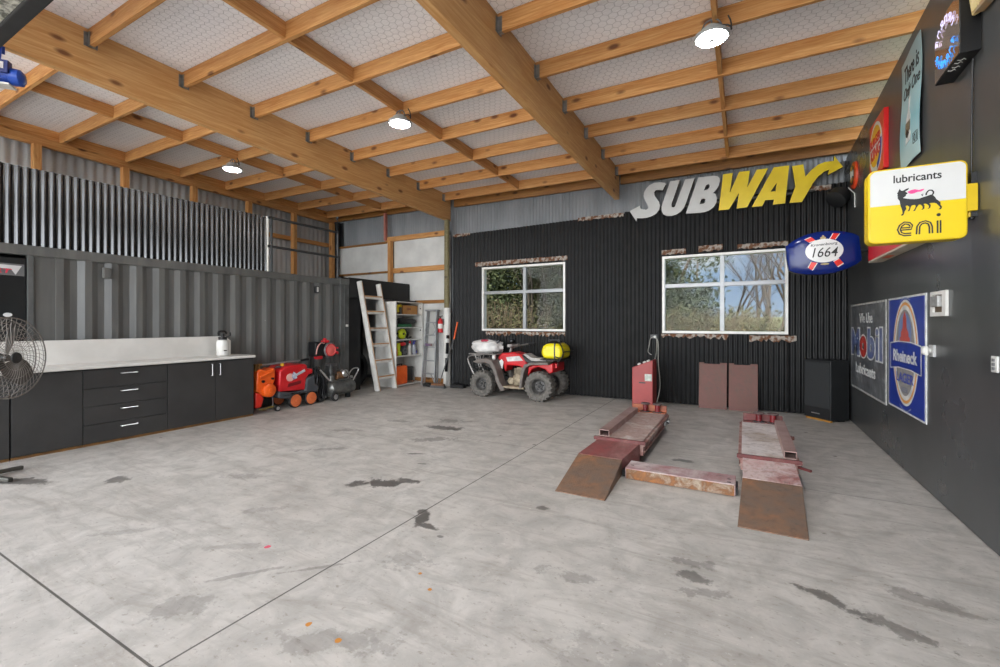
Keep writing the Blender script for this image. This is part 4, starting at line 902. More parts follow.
ty = thing('tyre', (-8.0, 7.45, .42), 'large dark tyre standing in the recess behind the white ladder', 'tyre')
build('casing', MB().lathe((-8.1, 7.42, .43), (1, 0, 0), [(0, .27), (-.02, .30), (-.02, .36), (.03, .42), (.17, .42), (.22, .36), (.22, .30), (.2, .27)], 40, cap=False), M_darkrubber, ty)
build('rim', MB().lathe((-8.06, 7.42, .43), (1, 0, 0), [(0, .275), (.08, .25), (.09, .12), (.12, .10), (.12, 0)], 30), M_blackplastic, ty)
tag(build('plywood_offcut', MB().prism([(7.55, 0), (7.8, 0), (7.8, .72), (7.68, .80), (7.55, .6)], F_left(-8.2), -.02, 0), pm('plywood', (132, 104, 72), (112, 86, 58), 5, .7), smooth=0, origin=(-8.2, 7.7, 0)), 'brown plywood offcut in the dark recess beside the tyre', 'board')

# aluminium stepladder folded against the back wall
M_alu = pm('aluminium', (176, 178, 180), (156, 158, 160), 8, .38, .6)
al = thing('stepladder', (-6.65, 8.55, 0), 'folded aluminium stepladder beside the white shelf unit', 'stepladder')
AL, AT2 = [(-6.83, 8.50, 0), (-6.44, 8.50, 0)], [(-6.74, 8.62, 1.80), (-6.46, 8.62, 1.80)]
for p, q in zip(AL, AT2): build('stile', MB().bar(p, q, .025, .07, up=(0, 1, .1)), M_alu, al, smooth=0, bevel=.003)
for p, q in zip(AL, AT2):
    p, q = Vector(p)+Vector((0, .1, 0)), Vector(q)+Vector((0, .06, 0)); build('rear_leg', MB().bar(p, q, .02, .04, up=(0, 1, .1)), M_alu, al, smooth=0)
for t in (.16, .33, .51, .67, .84):
    a = Vector(AL[0]).lerp(Vector(AT2[0]), t); b = Vector(AL[1]).lerp(Vector(AT2[1]), t)
    build('step', MB().bar(a+Vector((.012, 0, 0)), b-Vector((.012, 0, 0)), .085, .028), M_alu, al, smooth=0, bevel=.003)
build('top_cap', MB().box(-6.78, -6.42, 8.56, 8.69, 1.78, 1.825), M_alu, al, smooth=0, bevel=.008)
for t0, t1, sg in ((.16, .05, 1), (.51, .60, 1), (.67, .74, 1), (.84, .74, 1)):
    for k in (0, 1):
        a = Vector(AL[k]).lerp(Vector(AT2[k]), t1); m_ = (Vector(AL[0]).lerp(Vector(AT2[0]), t0)+Vector(AL[1]).lerp(Vector(AT2[1]), t0))/2
        b = a.lerp(m_, .55); b.z = m_.z
        build('brace', MB().bar(a+Vector((0, -.03, 0)), b+Vector((0, -.03, 0)), .014, .014), M_alu, al, smooth=0)
build('spreader_strap', MB().box(-6.72, -6.52, 8.49, 8.51, .95, 1.01), pm('warning label brown', (120, 92, 56), (90, 76, 130), 16, .5), al, smooth=0)

# fire extinguisher, level, broom and bits around the post
fe = thing('fire_extinguisher', (-6.29, 8.52, 1.27), 'small red fire extinguisher hung on the white post sleeve', 'fire extinguisher')
build('cylinder', MB().lathe((-6.29, 8.52, 1.27), (0, 0, 1), [(0, .04), (.01, .058), (.27, .058), (.32, .035), (.34, .022)], 22), M_red, fe)
build('label_panel', MB().lathe((-6.29, 8.52, 1.37), (0, 0, 1), [(0, .0592), (.11, .0592)], 22, cap=False), M_whitepaint, fe)
build('valve', MB().cyl((-6.29, 8.52, 1.60), (-6.29, 8.52, 1.645), .02).bar((-6.33, 8.52, 1.65), (-6.23, 8.52, 1.665), .025, .015), M_blackplastic, fe)
build('hose', MB().tube([(-6.32, 8.51, 1.62), (-6.365, 8.51, 1.55), (-6.36, 8.51, 1.4)], .009, 8, smooth=1), M_blackplastic, fe)
build('wall_hook', MB().box(-6.27, -6.22, 8.555, 8.58, 1.45, 1.60), M_steel, fe, smooth=0)
lv = thing('spirit_level', (-6.22, 8.60, 0), 'tall white and black level leaning beside the white post sleeve', 'level')
build('bar', MB().bar((-6.13, 8.52, .06), (-6.105, 8.62, 1.75), .03, .06), M_whitepaint, lv, smooth=0)
for z0, z1 in ((.30, .62), (.72, .98), (1.08, 1.16)):
    a = Vector((-6.13, 8.505, .06)).lerp(Vector((-6.105, 8.605, 1.75)), z0/1.7); b = Vector((-6.13, 8.505, .06)).lerp(Vector((-6.105, 8.605, 1.75)), z1/1.7)
    build('vial_window', MB().bar(a, b, .034, .065), M_blackplastic, lv, smooth=0)
br = thing('broom', (-6.28, 8.3, 0), 'push broom with an orange-tipped handle leaning on the black lining', 'broom')
build('handle', MB().cyl((-6.19, 8.33, .08), (-6.00, 8.68, 1.15), .012, n=10), M_greysteel, br)
build('handle_tip', MB().cyl((-6.005, 8.672, 1.12), (-5.95, 8.735, 1.52), .02, n=12), M_orange, br)
build('head', MB().box(-6.38, -6.02, 8.27, 8.34, .05, .10), M_rust, br, smooth=0, bevel=.01)
build('bristles', MB().prism([(-6.38, .055), (-6.02, .055), (-5.99, 0), (-6.41, 0)], F_back(8.27), -.08, .01), M_greysteel, br, smooth=0)
tag(build('rubber_block', MB().box(-6.66, -6.46, 8.32, 8.44, 0, .075), M_darkrubber, smooth=0, bevel=.015, origin=(-6.67, 8.4, 0)), 'black rubber block on the floor left of the broom head', 'block')
tag(build('rubber_block', MB().box(-5.97, -5.62, 8.46, 8.60, 0, .08).box(-5.9, -5.8, 8.45, 8.58, .08, .1), M_darkrubber, smooth=0, bevel=.015, origin=(-5.9, 8.5, 0)), 'long black rubber block on the floor right of the broom head', 'block')

# ------------------------------------------------------------------ quad bike (nose towards the container)
M_qred = pm('quad red plastic', (206, 28, 36), (180, 26, 32), 4, .3, coat=.3)
M_qgrey = pm('dusty grey fender plastic', (116, 108, 102), (94, 88, 84), 7, .6)
M_rack = pm('rack tube', (150, 146, 142), (116, 112, 108), 9, .4, .5)
M_mud = pm('muddy alloy', (170, 156, 132), (116, 104, 86), 10, .6, .2)
q = thing('quad_bike', (-4.05, 8.17, 0), 'red and grey quad bike parked under the smaller-looking window nearer the white ladder', 'quad bike')
YC = 8.17
def tyre(cx, cy, r, w, side, nm):
    h = w/2; prof = [(-h*.75, r*.52), (-h*.98, r*.62), (-h, r*.80), (-h*.86, r*.93), (-h*.55, r*.985), (0, r), (h*.55, r*.985), (h*.86, r*.93), (h, r*.80), (h*.98, r*.62), (h*.75, r*.52)]
    t_ = MB().lathe((cx, cy, r), (0, 1, 0), prof, 40, cap=False)
    for k in range(20):
        th = 2*PI*k/20
        for s_ in (-1, 1):
            th2 = th+(PI/20 if s_ > 0 else 0)
            for (rr, yy, ll, ww) in ((r*1.0, s_*h*.38, .034, h*.60), (r*.955, s_*h*.82, .038, h*.3)):
                c = Vector((cx+rr*math.cos(th2), cy+yy, r+rr*math.sin(th2))); rad = Vector((math.cos(th2), 0, math.sin(th2))); tan = Vector((-math.sin(th2), 0, math.cos(th2)))
                if rr > r*.99:
                    t_.bar(c+Vector((0, -ww/2, 0))-rad*.004, c+Vector((0, ww/2, 0))-rad*.004+tan*s_*.02, ll, .022, up=rad)
                else:
                    t_.bar(c-rad*.035, c+rad*.012, ll, .03, up=(0, 1, 0))
    o = build(nm, t_, M_rubber, q, smooth=40)
    build('rim', MB().lathe((cx, cy, r), (0, side, 0), [(-h*.7, r*.53), (h*.70, r*.54), (h*.74, r*.50), (h*.35, r*.44), (h*.1, r*.36), (h*.1, r*.2), (h*.35, r*.16), (h*.35, .0)], 30, cap=False), pm('dull wheel rim', (96, 94, 92), (70, 68, 66), 9, .5, .3), o)
    nb = MB()
    for k in range(5):
        th = 2*PI*k/5+.3; p_ = Vector((cx+r*.26*math.cos(th), cy+side*h*.05, r+r*.26*math.sin(th))); nb.cyl(p_, p_+Vector((0, side*h*.3, 0)), r*.045, n=8)
    build('hub', nb.lathe((cx, cy, r), (0, side, 0), [(h*.2, r*.10), (h*.5, r*.09), (h*.52, 0)], 14), M_blackplastic, o)
tyre(-4.70, 7.83, .262, .20, -1, 'front_wheel'); tyre(-4.70, 8.51, .262, .20, 1, 'front_wheel')
tyre(-3.43, 7.85, .285, .27, -1, 'rear_wheel'); tyre(-3.43, 8.56, .285, .27, 1, 'rear_wheel')
build('axle', MB().cyl((-4.70, 7.85, .26), (-4.70, 8.5, .26), .03).cyl((-3.43, 7.9, .28), (-3.43, 8.5, .28), .035), M_blackplastic, q)
FQ = lambda y0: (lambda u, v, d: (u, y0+d, v))
build('fuel_tank', MB().prism(AT_COWL, FQ(8.0), 0, .34), M_qred, q, bevel=.03)
build('tank_decal', MB().prism(AT_DECAL, FQ(7.996), -.004, .0), pm('silver decal', (226, 226, 224), (180, 178, 178), 9, .35), q, smooth=0)
build('tank_decal', MB().prism([(-4.33, .56), (-4.30, .71), (-4.345, .76), (-4.40, .72), (-4.37, .60)], FQ(7.985), -.01, .0), MATS['silver decal'], q, smooth=0)
for y0 in (7.74, 8.34):
    build('front_fender', MB().prism(AT_FENDF, FQ(y0), 0, .25), M_qgrey, q, bevel=.015)
    build('rear_fender', MB().prism(AT_FENDR, FQ(y0), 0, .26), M_qgrey, q, bevel=.012)
build('nose_cowl', MB().prism([(-4.85, .66), (-4.80, .77), (-4.45, .79), (-4.34, .60), (-4.40, .50), (-4.6, .55)], FQ(7.97), 0, .4), pm('dark grey cowl', (70, 66, 64), (54, 52, 50), 6, .5), q, bevel=.02)
build('tail_body', MB().prism([(min(u, -3.17), v) for u, v in AT_REARRED], FQ(7.84), 0, .62), M_qred, q, bevel=.02)
build('seat', MB().prism(AT_SEAT, FQ(8.02), 0, .3), pm('worn grey seat vinyl', (196, 192, 186), (158, 154, 150), 6, .55), q, bevel=.025)
build('seat_skirt', MB().prism([(-3.90, .86), (-3.70, .745), (-3.25, .75), (-3.25, .70), (-3.72, .69), (-3.86, .74)], FQ(8.01), 0, .32), M_blackplastic, q, bevel=.01)
e_ = build('engine', MB().lathe((-4.0, 7.97, .36), (0, 1, 0), [(0, .05), (.03, .115), (.3, .12), (.34, .06)], 22).box(-4.16, -3.84, 8.02, 8.32, .24, .40), M_mud, q, bevel=.008)
fn = MB()
for k in range(6): fn.box(-4.07, -3.87, 8.0, 8.3, .44+k*.026, .452+k*.026)
build('cylinder_fins', fn.box(-4.03, -3.91, 8.04, 8.26, .42, .60), M_mud, e_, smooth=0)
build('engine_cover', MB().lathe((-4.13, 7.95, .33), (0, 1, 0), [(0, .03), (.012, .07), (.05, .075)], 20).lathe((-3.95, 7.955, .34), (0, 1, 0), [(0, .02), (.01, .055), (.04, .06)], 20), M_mud, e_)
build('exhaust', MB().tube([(-3.9, 8.0, .50), (-3.84, 7.93, .42), (-3.82, 7.92, .26), (-3.76, 7.95, .22)], .022, 10, smooth=1), M_mud, q)
build('frame_tube', MB().tube([(-4.62, 8.05, .55), (-4.3, 8.0, .22), (-3.7, 8.0, .22), (-3.5, 8.05, .5)], .018, 8).tube([(-4.62, 8.3, .55), (-4.3, 8.34, .22), (-3.7, 8.34, .22), (-3.5, 8.3, .5)], .018, 8), M_blackplastic, q)
for y0 in (7.76, 8.36): build('footwell', MB().box(-4.28, -3.74, y0, y0+.22, .215, .245).tube([(-4.26, y0+.03, .25), (-4.12, y0+.01, .22), (-3.84, y0+.01, .22), (-3.78, y0+.03, .34)], .016, 8), M_mud, q, smooth=0)
bm_ = MB()
for y in (7.96, 8.38): bm_.tube([(-5.0, y, .42), (-5.17, y, .72), (-5.12, y, .81), (-4.84, y, .83)], .017, 8, smooth=1)
bm_.tube([(-5.165, 7.96, .73), (-5.165, 8.38, .73)], .015, 8).tube([(-5.06, 7.96, .52), (-5.06, 8.38, .52)], .015, 8)
build('bumper', bm_, M_rack, q)
rk = MB()
for y in (7.86, 8.0, 8.17, 8.34, 8.48): rk.cyl((-5.06, y, .855), (-4.42, y, .855), .011, n=8)
for x_ in (-5.06, -4.74, -4.42): rk.cyl((x_, 7.86, .855), (x_, 8.48, .855), .013, n=8)
for x_ in (-4.86, -4.5):
    for y in (7.98, 8.36): rk.cyl((x_, y, .72), (x_, y, .855), .011, n=8)
rk.tube([(-4.92, 7.86, .85), (-4.86, 7.87, .70), (-4.80, 7.87, .56), (-4.76, 7.87, .66), (-4.70, 7.86, .85)], .010, 8)
build('front_rack', rk, M_rack, q)
rk = MB()
for y in (7.84, 8.0, 8.17, 8.34, 8.5): rk.cyl((-3.42, y, .80), (-3.04, y, .80), .011, n=8)
for x_ in (-3.42, -3.23, -3.04): rk.cyl((x_, 7.84, .80), (x_, 8.5, .80), .013, n=8)
rk.tube([(-3.04, 7.84, .80), (-2.99, 7.84, .84), (-2.98, 7.9, .95), (-2.98, 8.44, .95), (-2.99, 8.5, .84), (-3.04, 8.5, .80)], .011, 8)
for x_ in (-3.35, -3.12):
    for y in (7.98, 8.36): rk.cyl((x_, y, .68), (x_, y, .80), .011, n=8)
build('rear_rack', rk, M_blackplastic, q)
build('tail_light', MB().box(-3.17, -3.12, 7.93, 8.05, .64, .72), M_red, q, smooth=0, bevel=.006)
hb = MB().tube([(-3.86, 7.80, 1.075), (-3.98, 7.86, 1.06), (-4.16, 7.98, 1.02), (-4.2, 8.17, .98), (-4.16, 8.36, 1.02), (-3.98, 8.48, 1.06), (-3.86, 8.54, 1.075)], .017, 8, smooth=1)
hb.cyl((-4.22, 8.17, .98), (-4.28, 8.17, .80), .03).box(-4.2, -4.1, 7.95, 8.02, 1.01, 1.07)
h_ = build('handlebar', hb, M_rack, q)
build('grip', MB().cyl((-3.86, 7.80, 1.075), (-3.98, 7.86, 1.06), .024, n=12), M_rack, h_); build('grip', MB().cyl((-3.86, 8.54, 1.075), (-3.98, 8.48, 1.06), .021, n=12), M_blackplastic, h_)
build('brake_lever', MB().tube([(-4.02, 7.87, 1.07), (-4.04, 7.81, 1.08), (-3.94, 7.77, 1.085)], .008, 6), M_steel, h_)
build('instrument_pod', MB().blob((-4.18, 8.12, 1.13), (.06, .08, .05), e=.7), M_blackplastic, h_)
build('headlight', MB().lathe((-4.46, 7.92, .80), (-1, -.3, 0), [(0, .05), (.05, .06), (.06, .05), (.062, 0)], 18), M_whitepaint, q)

sk = thing('white_sack', (-4.63, 8.15, .866), 'bulging white sack with dark straps lying on the front rack of the quad bike', 'sack')
build('sack_body', MB().blob((-4.76, 8.13, 1.0), (.33, .25, .142), 30, 20, .75, .22, 3.), pm('woven white sack', (228, 226, 222), (196, 194, 192), 5, .6, bump=.2), sk)
build('strap', MB().torus((-4.58, 8.13, 1.0), (1, 0, .1), .155, .014, 30, 8, .6).torus((-4.51, 8.13, 1.0), (1, 0, -.4), .135, .012, 30, 8, .6), M_blackplastic, sk)
build('sack_mouth', MB().blob((-4.78, 8.05, 1.125), (.10, .08, .03), 14, 10, .9, .3, 8.), pm('pink sack print', (176, 44, 70), (150, 34, 58), 5, .5), sk)
tk = thing('spray_tank', (-3.1, 8.17, .811), 'yellow plastic spray tank strapped on the rear rack of the quad bike', 'tank')
M_ytank = pm('yellow tank plastic', (236, 220, 20), (222, 204, 12), 4, .35)
build('tank_body', MB().prism([(-3.40, .815), (-3.45, .93), (-3.42, 1.05), (-3.33, 1.10), (-3.14, 1.11), (-3.04, 1.06), (-3.01, .96), (-3.03, .815)], FQ(7.9), 0, .5), M_ytank, tk, bevel=.05)
build('strap', MB().prism([(-3.17, .812), (-3.17, 1.118), (-3.145, 1.118), (-3.145, .812)], FQ(7.892), 0, .516), M_blackplastic, tk, smooth=0)
build('filler_lid', MB().lathe((-3.24, 8.12, 1.11), (0, 0, 1), [(0, .10), (.03, .11), (.05, .09), (.06, .0)], 24).box(-3.36, -3.12, 8.08, 8.16, 1.14, 1.175), M_blackplastic, tk)
build('pump_hose', MB().tube([(-3.16, 8.1, 1.14), (-3.06, 7.95, 1.10), (-2.99, 7.9, 1.0), (-2.98, 7.9, .86), (-3.06, 7.88, .83), (-3.14, 7.885, .86)], .012, 8, smooth=2), M_blackplastic, tk)

# ------------------------------------------------------------------ vehicle lift
def platform(sx, xl, xr, xtl, xtr, lx0, lx1, label):
    """one lift runway with its approach ramp; xl..xr runway, xtl..xtr ramp toe"""
    p = thing('lift_platform', ((xl+xr)/2, 5.2, 0), label, 'lift platform', 'platforms of the vehicle lift')
    FS = lambda u, v, d: (d, u, v)
    w = lambda a, t: a
    # toe ramp
    vs = [(xtl, 3.70, .0), (xtr, 3.70, .0), (xtl+.03*sx, 4.42, .0), (xtr+.03*sx, 4.42, .0), (xtl, 3.70, .008), (xtr, 3.70, .008), (xtl+.03*sx, 4.42, .15), (xtr+.03*sx, 4.42, .15)]
    fs = [(0, 1, 3, 2), (4, 6, 7, 5), (0, 4, 5, 1), (2, 3, 7, 6), (0, 2, 6, 4), (1, 5, 7, 3)]
    rp = build('ramp', MB().add(vs, fs), M_ramprust, p, smooth=0, bevel=.003)
    vs = [(xtl+.03*sx, 4.423, .0), (xtr+.03*sx, 4.423, .0), (xl+.02, 4.80, .0), (xr-.03, 4.80, .0), (xtl+.03*sx, 4.423, .152), (xtr+.03*sx, 4.423, .152), (xl+.02, 4.80, .232), (xr-.03, 4.80, .232)]
    build('ramp_plate', MB().add(vs, fs), M_rampred, p, smooth=0, bevel=.003)
    build('runway', MB().box(xl+.01, xr-.01, 4.80, 6.50, .225, .25), M_runway if sx < 0 or True else 0, p, smooth=0, bevel=.003)
    build('front_lip', MB().box(xl-.03, xr+.03, 4.78, 4.815, .222, .258), M_liftred, p, smooth=0, bevel=.004)
    for xa, s_ in ((xl, 1), (xr, -1)):
        build('side_channel', MB().box(min(xa, xa+s_*.05), max(xa, xa+s_*.05), 4.82, 6.56, .10, .235).box(min(xa-s_*.02, xa), max(xa-s_*.02, xa), 4.82, 6.5, .20, .232).box(min(xa-s_*.012, xa), max(xa-s_*.012, xa), 4.85, 6.5, .125, .145), M_sideworn, p, smooth=0, bevel=.003)
    build('scissor_base', MB().box(xl+.08, xr-.08, 4.86, 6.45, .0, .05), M_liftred, p, smooth=0)
    build('scissor_arm', MB().bar((xl+.12, 4.9, .07), (xl+.12, 6.4, .18), .04, .06).bar((xr-.12, 4.9, .18), (xr-.12, 6.4, .07), .04, .06), M_liftred, p, smooth=0)
    build('end_stop', MB().box(xl+.02, xr-.01, 6.50, 6.53, .23, .345).box(xl+.02, xr-.01, 6.40, 6.53, .25, .262), pm('orange brown stop plate', (170, 96, 56), (122, 62, 48), 5, .55) if sx < 0 else M_liftred, p, smooth=0, bevel=.003)
    for k, f in enumerate((.42, .75)):
        xx = xl+(xr-xl)*f
        b = build('wheel_stop', MB().cyl((xx, 6.45, .262), (xx, 6.45, .36), .034), M_red if 0 else pm('stop red', (122, 30, 34), (98, 24, 28), 6, .4), p)
        build('rubber_pad', MB().lathe((xx, 6.45, .36), (0, 0, 1), [(0, .05), (.006, .062), (.018, .062), (.022, .05)], 18), pm('worn pad', (104, 84, 80), (80, 64, 62), 7, .7), b)
        build('pad_plate', MB().box(xx-.06, xx+.06, 6.39, 6.46, .262, .272), M_blackplastic, b, smooth=0)
    if sx > 0: build('roller_bracket', MB().box(xr, xr+.05, 5.98, 6.06, .17, .21).cyl((xr+.02, 6.02, .19), (xr+.07, 6.02, .19), .022).bar((xr+.0, 4.80, .2), (xr+.085, 4.72, .2), .02, .02), M_liftred, p, smooth=0)
    else: build('roller_bracket', MB().cyl((xr, 6.35, .17), (xr+.05, 6.35, .17), .035).box(xr, xr+.03, 6.2, 6.4, .14, .2), M_steel, p)
    return p
p1 = platform(-1, -1.42, -.93, -1.475, -1.025, 0, 0, 'left lift runway with rusty ramp, the one reaching the red console')
p2 = platform(1, -.03, .43, -.042, .393, 0, 0, 'right lift runway with rusty ramp, worn pale on top')
for o in p2.children:
    if o.name.startswith('runway'): o.data.materials.clear(); o.data.materials.append(M_runwaypale)
    if o.name.startswith('ramp_plate'): o.data.materials.clear(); o.data.materials.append(M_ramppale)
def channel(x0, x1, y0, y1, z, label):
    o = build('steel_channel', MB().box(x0, x1, y0, y1, z+.062, z+.07).box(x0, x0+.006, y0, y1, z, z+.062).box(x1-.006, x1, y0, y1, z, z+.062).box(x0+.006, x1-.006, y0, y1, z, z+.006), pm('worn channel steel', (168, 142, 136), (146, 118, 112), 5, .5, .2), smooth=0, origin=((x0+x1)/2, (y0+y1)/2, z))
    tag(o, label, 'steel channel', 'loose channels on the lift'); return o
channel(-1.41, -1.30, 4.86, 6.36, .25, 'loose steel channel along the outer edge of the left lift runway')
channel(.325, .425, 4.86, 6.34, .25, 'loose steel channel along the outer edge of the right lift runway')
cbm = thing('lift_cross_beam', (-.54, 4.46, 0), 'low steel beam lying across between the two lift ramps, its face rusted orange', 'beam')
build('face_plate', MB().box(-.995, -.075, 4.33, 4.338, .004, .10), M_beamrust, cbm, smooth=0)
build('cover', MB().box(-1.005, -.065, 4.338, 4.60, .0, .104).box(-1.0, -.07, 4.325, 4.345, .098, .108), M_beamtop, cbm, smooth=0, bevel=.004)
build('end_bracket', MB().box(-1.04, -1.0, 4.36, 4.55, .01, .07), M_blackplastic, cbm, smooth=0); build('end_bracket', MB().box(-.07, -.046, 4.36, 4.55, .01, .07), M_blackplastic, cbm, smooth=0)
build('bolt_slot', MB().box(-.975, -.945, 4.44, 4.455, .104, .1055).box(-.13, -.10, 4.46, 4.475, .104, .1055).box(-.13, -.10, 4.36, 4.375, .108, .1095), M_blackplastic, cbm, smooth=0)

# red control console of the lift
co = thing('lift_console', (-1.53, 8.1, 0), 'red sloped-top control console beside the lift, plugged into the wall', 'console')
M_cons = pm('console red', (154, 54, 50), (140, 46, 44), 3, .45)
build('cabinet', MB().prism([(-1.715, 0), (-1.37, 0), (-1.37, .855), (-1.39, .855), (-1.715, .725)], FQ(7.92), 0, .38), M_cons, co, smooth=0, bevel=.008)
build('side_vent', MB().prism([(8.08, .70), (8.20, .70), (8.20, .83), (8.08, .83)], lambda u, v, d: (-1.37+d, u, v), 0, .006), pm('console dark red', (150, 26, 30), (136, 20, 26), 4, .45), co, smooth=0)
build('rating_plate', MB().box(-1.50, -1.385, 7.912, 7.92, .50, .62), pm('rating plate', (206, 206, 196), (150, 160, 150), 20, .5), co, smooth=0)
mm = MB(); put_text(mm, 'HOIST', F_back(7.92), -1.59, -1.49, .455, .48, 0, .002, .01); build('lettering', mm, M_blackplastic, co, smooth=0) if 0 else build('nameplate', MB().box(-1.60, -1.49, 7.916, 7.92, .455, .477), M_blackplastic, co, smooth=0)
for f in (.3, .58, .78):
    xx = -1.715+.325*f; zz = .725+.13*f
    build('button', MB().lathe((xx, 8.05, zz), (-.37, 0, .93), [(0, .03), (.02, .03), (.03, .018), (.032, 0)], 16), M_whitepaint, co)
build('power_lead', MB().tube([(-1.40, 8.3, .84), (-1.42, 8.62, .98), (-1.43, 8.70, 1.2), (-1.47, 8.715, 1.23)], .008, 8, smooth=2).tube([(-1.46, 8.715, 1.25), (-1.40, 8.70, 1.16), (-1.385, 8.55, .80), (-1.33, 8.42, .5), (-1.32, 8.36, .3), (-1.37, 8.31, .06)], .008, 8, smooth=2), pm('grey flex', (160, 158, 150), (140, 138, 132), 8, .5), co)
so = thing('wall_socket', (-1.49, 8.75, 1.2), 'small wall socket with a hanging plug lead above the red console', 'socket')
build('face_plate', MB().box(-1.555, -1.425, 8.735, 8.762, 1.205, 1.285), pm('dark socket plate', (70, 72, 74), (60, 62, 64), 5, .4), so, smooth=0, bevel=.006)
build('plug', MB().cyl((-1.47, 8.735, 1.24), (-1.47, 8.70, 1.24), .022), M_whitepaint, so)
build('loose_lead', MB().tube([(-1.50, 8.72, 1.24), (-1.555, 8.72, 1.21), (-1.57, 8.72, 1.08), (-1.60, 8.72, .96), (-1.565, 8.72, .92), (-1.53, 8.72, .90)], .008, 8, smooth=2), MATS['grey flex'], so)

# oxide plates leaning on the lining
def plate(x0, x1, label):
    y0, y1, h = 8.60, 8.735, .775; w = .012
    vs = [(x_, y+o, z) for x_ in (x0, x1) for (y, z) in ((y0, 0), (y1, h)) for o in (0, w)]
    p = thing('steel_plate', ((x0+x1)/2, y0, 0), label, 'steel plate', 'oxide plates against the lining')
    build('sheet', MB().add(vs, [(0, 1, 3, 2), (4, 6, 7, 5), (0, 4, 5, 1), (2, 3, 7, 6), (0, 2, 6, 4), (1, 5, 7, 3)]), M_oxide, p, smooth=0, bevel=.002)
    build('hook', MB().box(x0+.0, x0+.08, y1-.004, y1+.02, h-.01, h+.022).box(x1-.11, x1-.0, y1-.004, y1+.02, h-.01, h+.022), M_oxide, p, smooth=0)
plate(-.705, -.262, 'brown oxide steel plate leaning on the lining, nearer the red console')
plate(-.232, .205, 'brown oxide steel plate leaning on the lining, nearer the black cabinet')

# black cabinet set across the corner
sb = thing('speaker_cabinet', (1.12, 8.40, 0), 'black box cabinet on a timber strip set across the corner by the charcoal wall', 'cabinet')
sb.rotation_euler = (0, 0, 0)
c0 = Vector((1.140, 8.215)); e1 = Vector((-.30, .33)); e2 = Vector((.255, .20)) 
def quadbox(mb, o, a, b, z0, z1):
    P = [o, o+a, o+a+b, o+b]; vs = [(p_.x, p_.y, z) for z in (z0, z1) for p_ in P]
    return mb.add(vs, [(0, 1, 2, 3), (4, 5, 6, 7), (0, 1, 5, 4), (1, 2, 6, 5), (2, 3, 7, 6), (3, 0, 4, 7)])
build('body', quadbox(MB(), c0, e1, e2, .028, .93), pm('black cabinet vinyl', (34, 35, 36), (28, 29, 30), 4, .45), sb, smooth=0, bevel=.008)
build('front_cloth', quadbox(MB(), c0+e1*.04-e2*.03, e1*.92, e2*.03, .20, .90), pm('black grille cloth', (42, 44, 45), (36, 38, 39), 60, .7), sb, smooth=0, bevel=.01)
build('edge_trim', MB().bar((c0.x, c0.y, .03), (c0.x, c0.y, .93), .014, .014), pm('grey trim', (92, 94, 95), (80, 82, 83), 5, .4), sb, smooth=0)
nrm = Vector((-e1.y, e1.x)).normalized()*-1
mm = MB(); a = c0+e1*.40-e2*.012; b = c0+e1*.70-e2*.012
build('badge', MB().bar((a.x, a.y, .105), (b.x, b.y, .105), .012, .014), M_chrome, sb, smooth=0)
build('timber_strip', quadbox(MB(), c0+e1*.02+e2*.01, e1*.92, e2*.1, 0, .028), pm('yellow timber strip', (176, 128, 56), (150, 104, 40), 6, .6), sb, smooth=0)
build('base_feet', quadbox(MB(), c0+e1*.1+e2*.6, e1*.8, e2*.3, 0, .028), M_blackplastic, sb, smooth=0)
# ------------------------------------------------------------------ signs
def sgn(name, loc, label, cat='sign'): return thing(name, loc, label, cat, 'signs on the walls')
M_ink = pm('sign black', (30, 30, 30), (24, 24, 24), 6, .5)
M_yel = pm('sign yellow', (232, 204, 16), (222, 192, 10), 4, .4)
# cut-out lettering above the window
ls_ = sgn('lettering_sign', (-.3, 8.74, 3.8), 'big white and yellow cut-out letters with arrow ends high on the back wall')
Fb = F_back(8.72)
M_edge = pm('letter edge dark', (46, 44, 36), (38, 36, 30), 6, .5)
def letter_part(name, polys_list, face):
    mb = MB()
    for polys in polys_list:
        mb.mat(1).prism(polys, Fb, -.04, .032); mb.mat(0)
        mb.prism(polys, Fb, .0325, .036)
    return build(name, mb, [face, M_edge], ls_, smooth=0)
letter_part('white_lettering', [[LT_S], [LT_U], [LT_B, LT_B1, LT_B2]], pm('letter white', (198, 198, 195), (188, 188, 185), 3, .4))
letter_part('yellow_lettering', [[LT_W], [LT_A, LT_A1], [LT_Y]], M_yel)
build('mounting_rail', MB().box(-1.85, 1.0, 8.70, 8.79, 3.62, 3.65), M_edge, ls_, smooth=0)

# projecting light box with the six-legged animal
en_ = sgn('light_box_sign', (1.10, 4.36, 2.37), 'square yellow and white light box sign with a black animal, on a yellow wall bracket')
FE = F_back(4.295); ux0, ux1, vz0, vz1 = .838, 1.362, 2.108, 2.637
build('case', MB().prism(rrect(ux0-.012, ux1+.012, vz0-.012, vz1+.012, .045), FE, -.135, -.004), pm('sign case yellow', (228, 196, 20), (212, 180, 14), 4, .4), en_, bevel=.006)
M_lw = pm('lit white acrylic', (214, 214, 212), (208, 208, 206), 2, .3, emit=.04); M_ly = pm('lit yellow acrylic', (226, 196, 2), (220, 190, 0), 2, .3, emit=.04)
def band(poly, lo, hi):
    out = []
    for i in range(len(poly)):
        a, b = poly[i], poly[(i+1) % len(poly)]
        ia, ib = lo <= a[1] <= hi, lo <= b[1] <= hi
        if ia: out.append(a)
        for lim in (lo, hi):
            if (a[1]-lim)*(b[1]-lim) < 0:
                t = (lim-a[1])/(b[1]-a[1]); out.append((a[0]+(b[0]-a[0])*t, lim))
    # keep order along the walk
    return out
facepoly = rrect(ux0, ux1, vz0, vz1, .04); sp_ = 2.374
build('white_face', MB().prism(band(facepoly, sp_, 9), FE, -.004, .0), M_lw, en_, smooth=0)
yf = build('yellow_face', MB().prism(band(facepoly, -9, sp_), FE, -.004, .0), M_ly, en_, smooth=0)
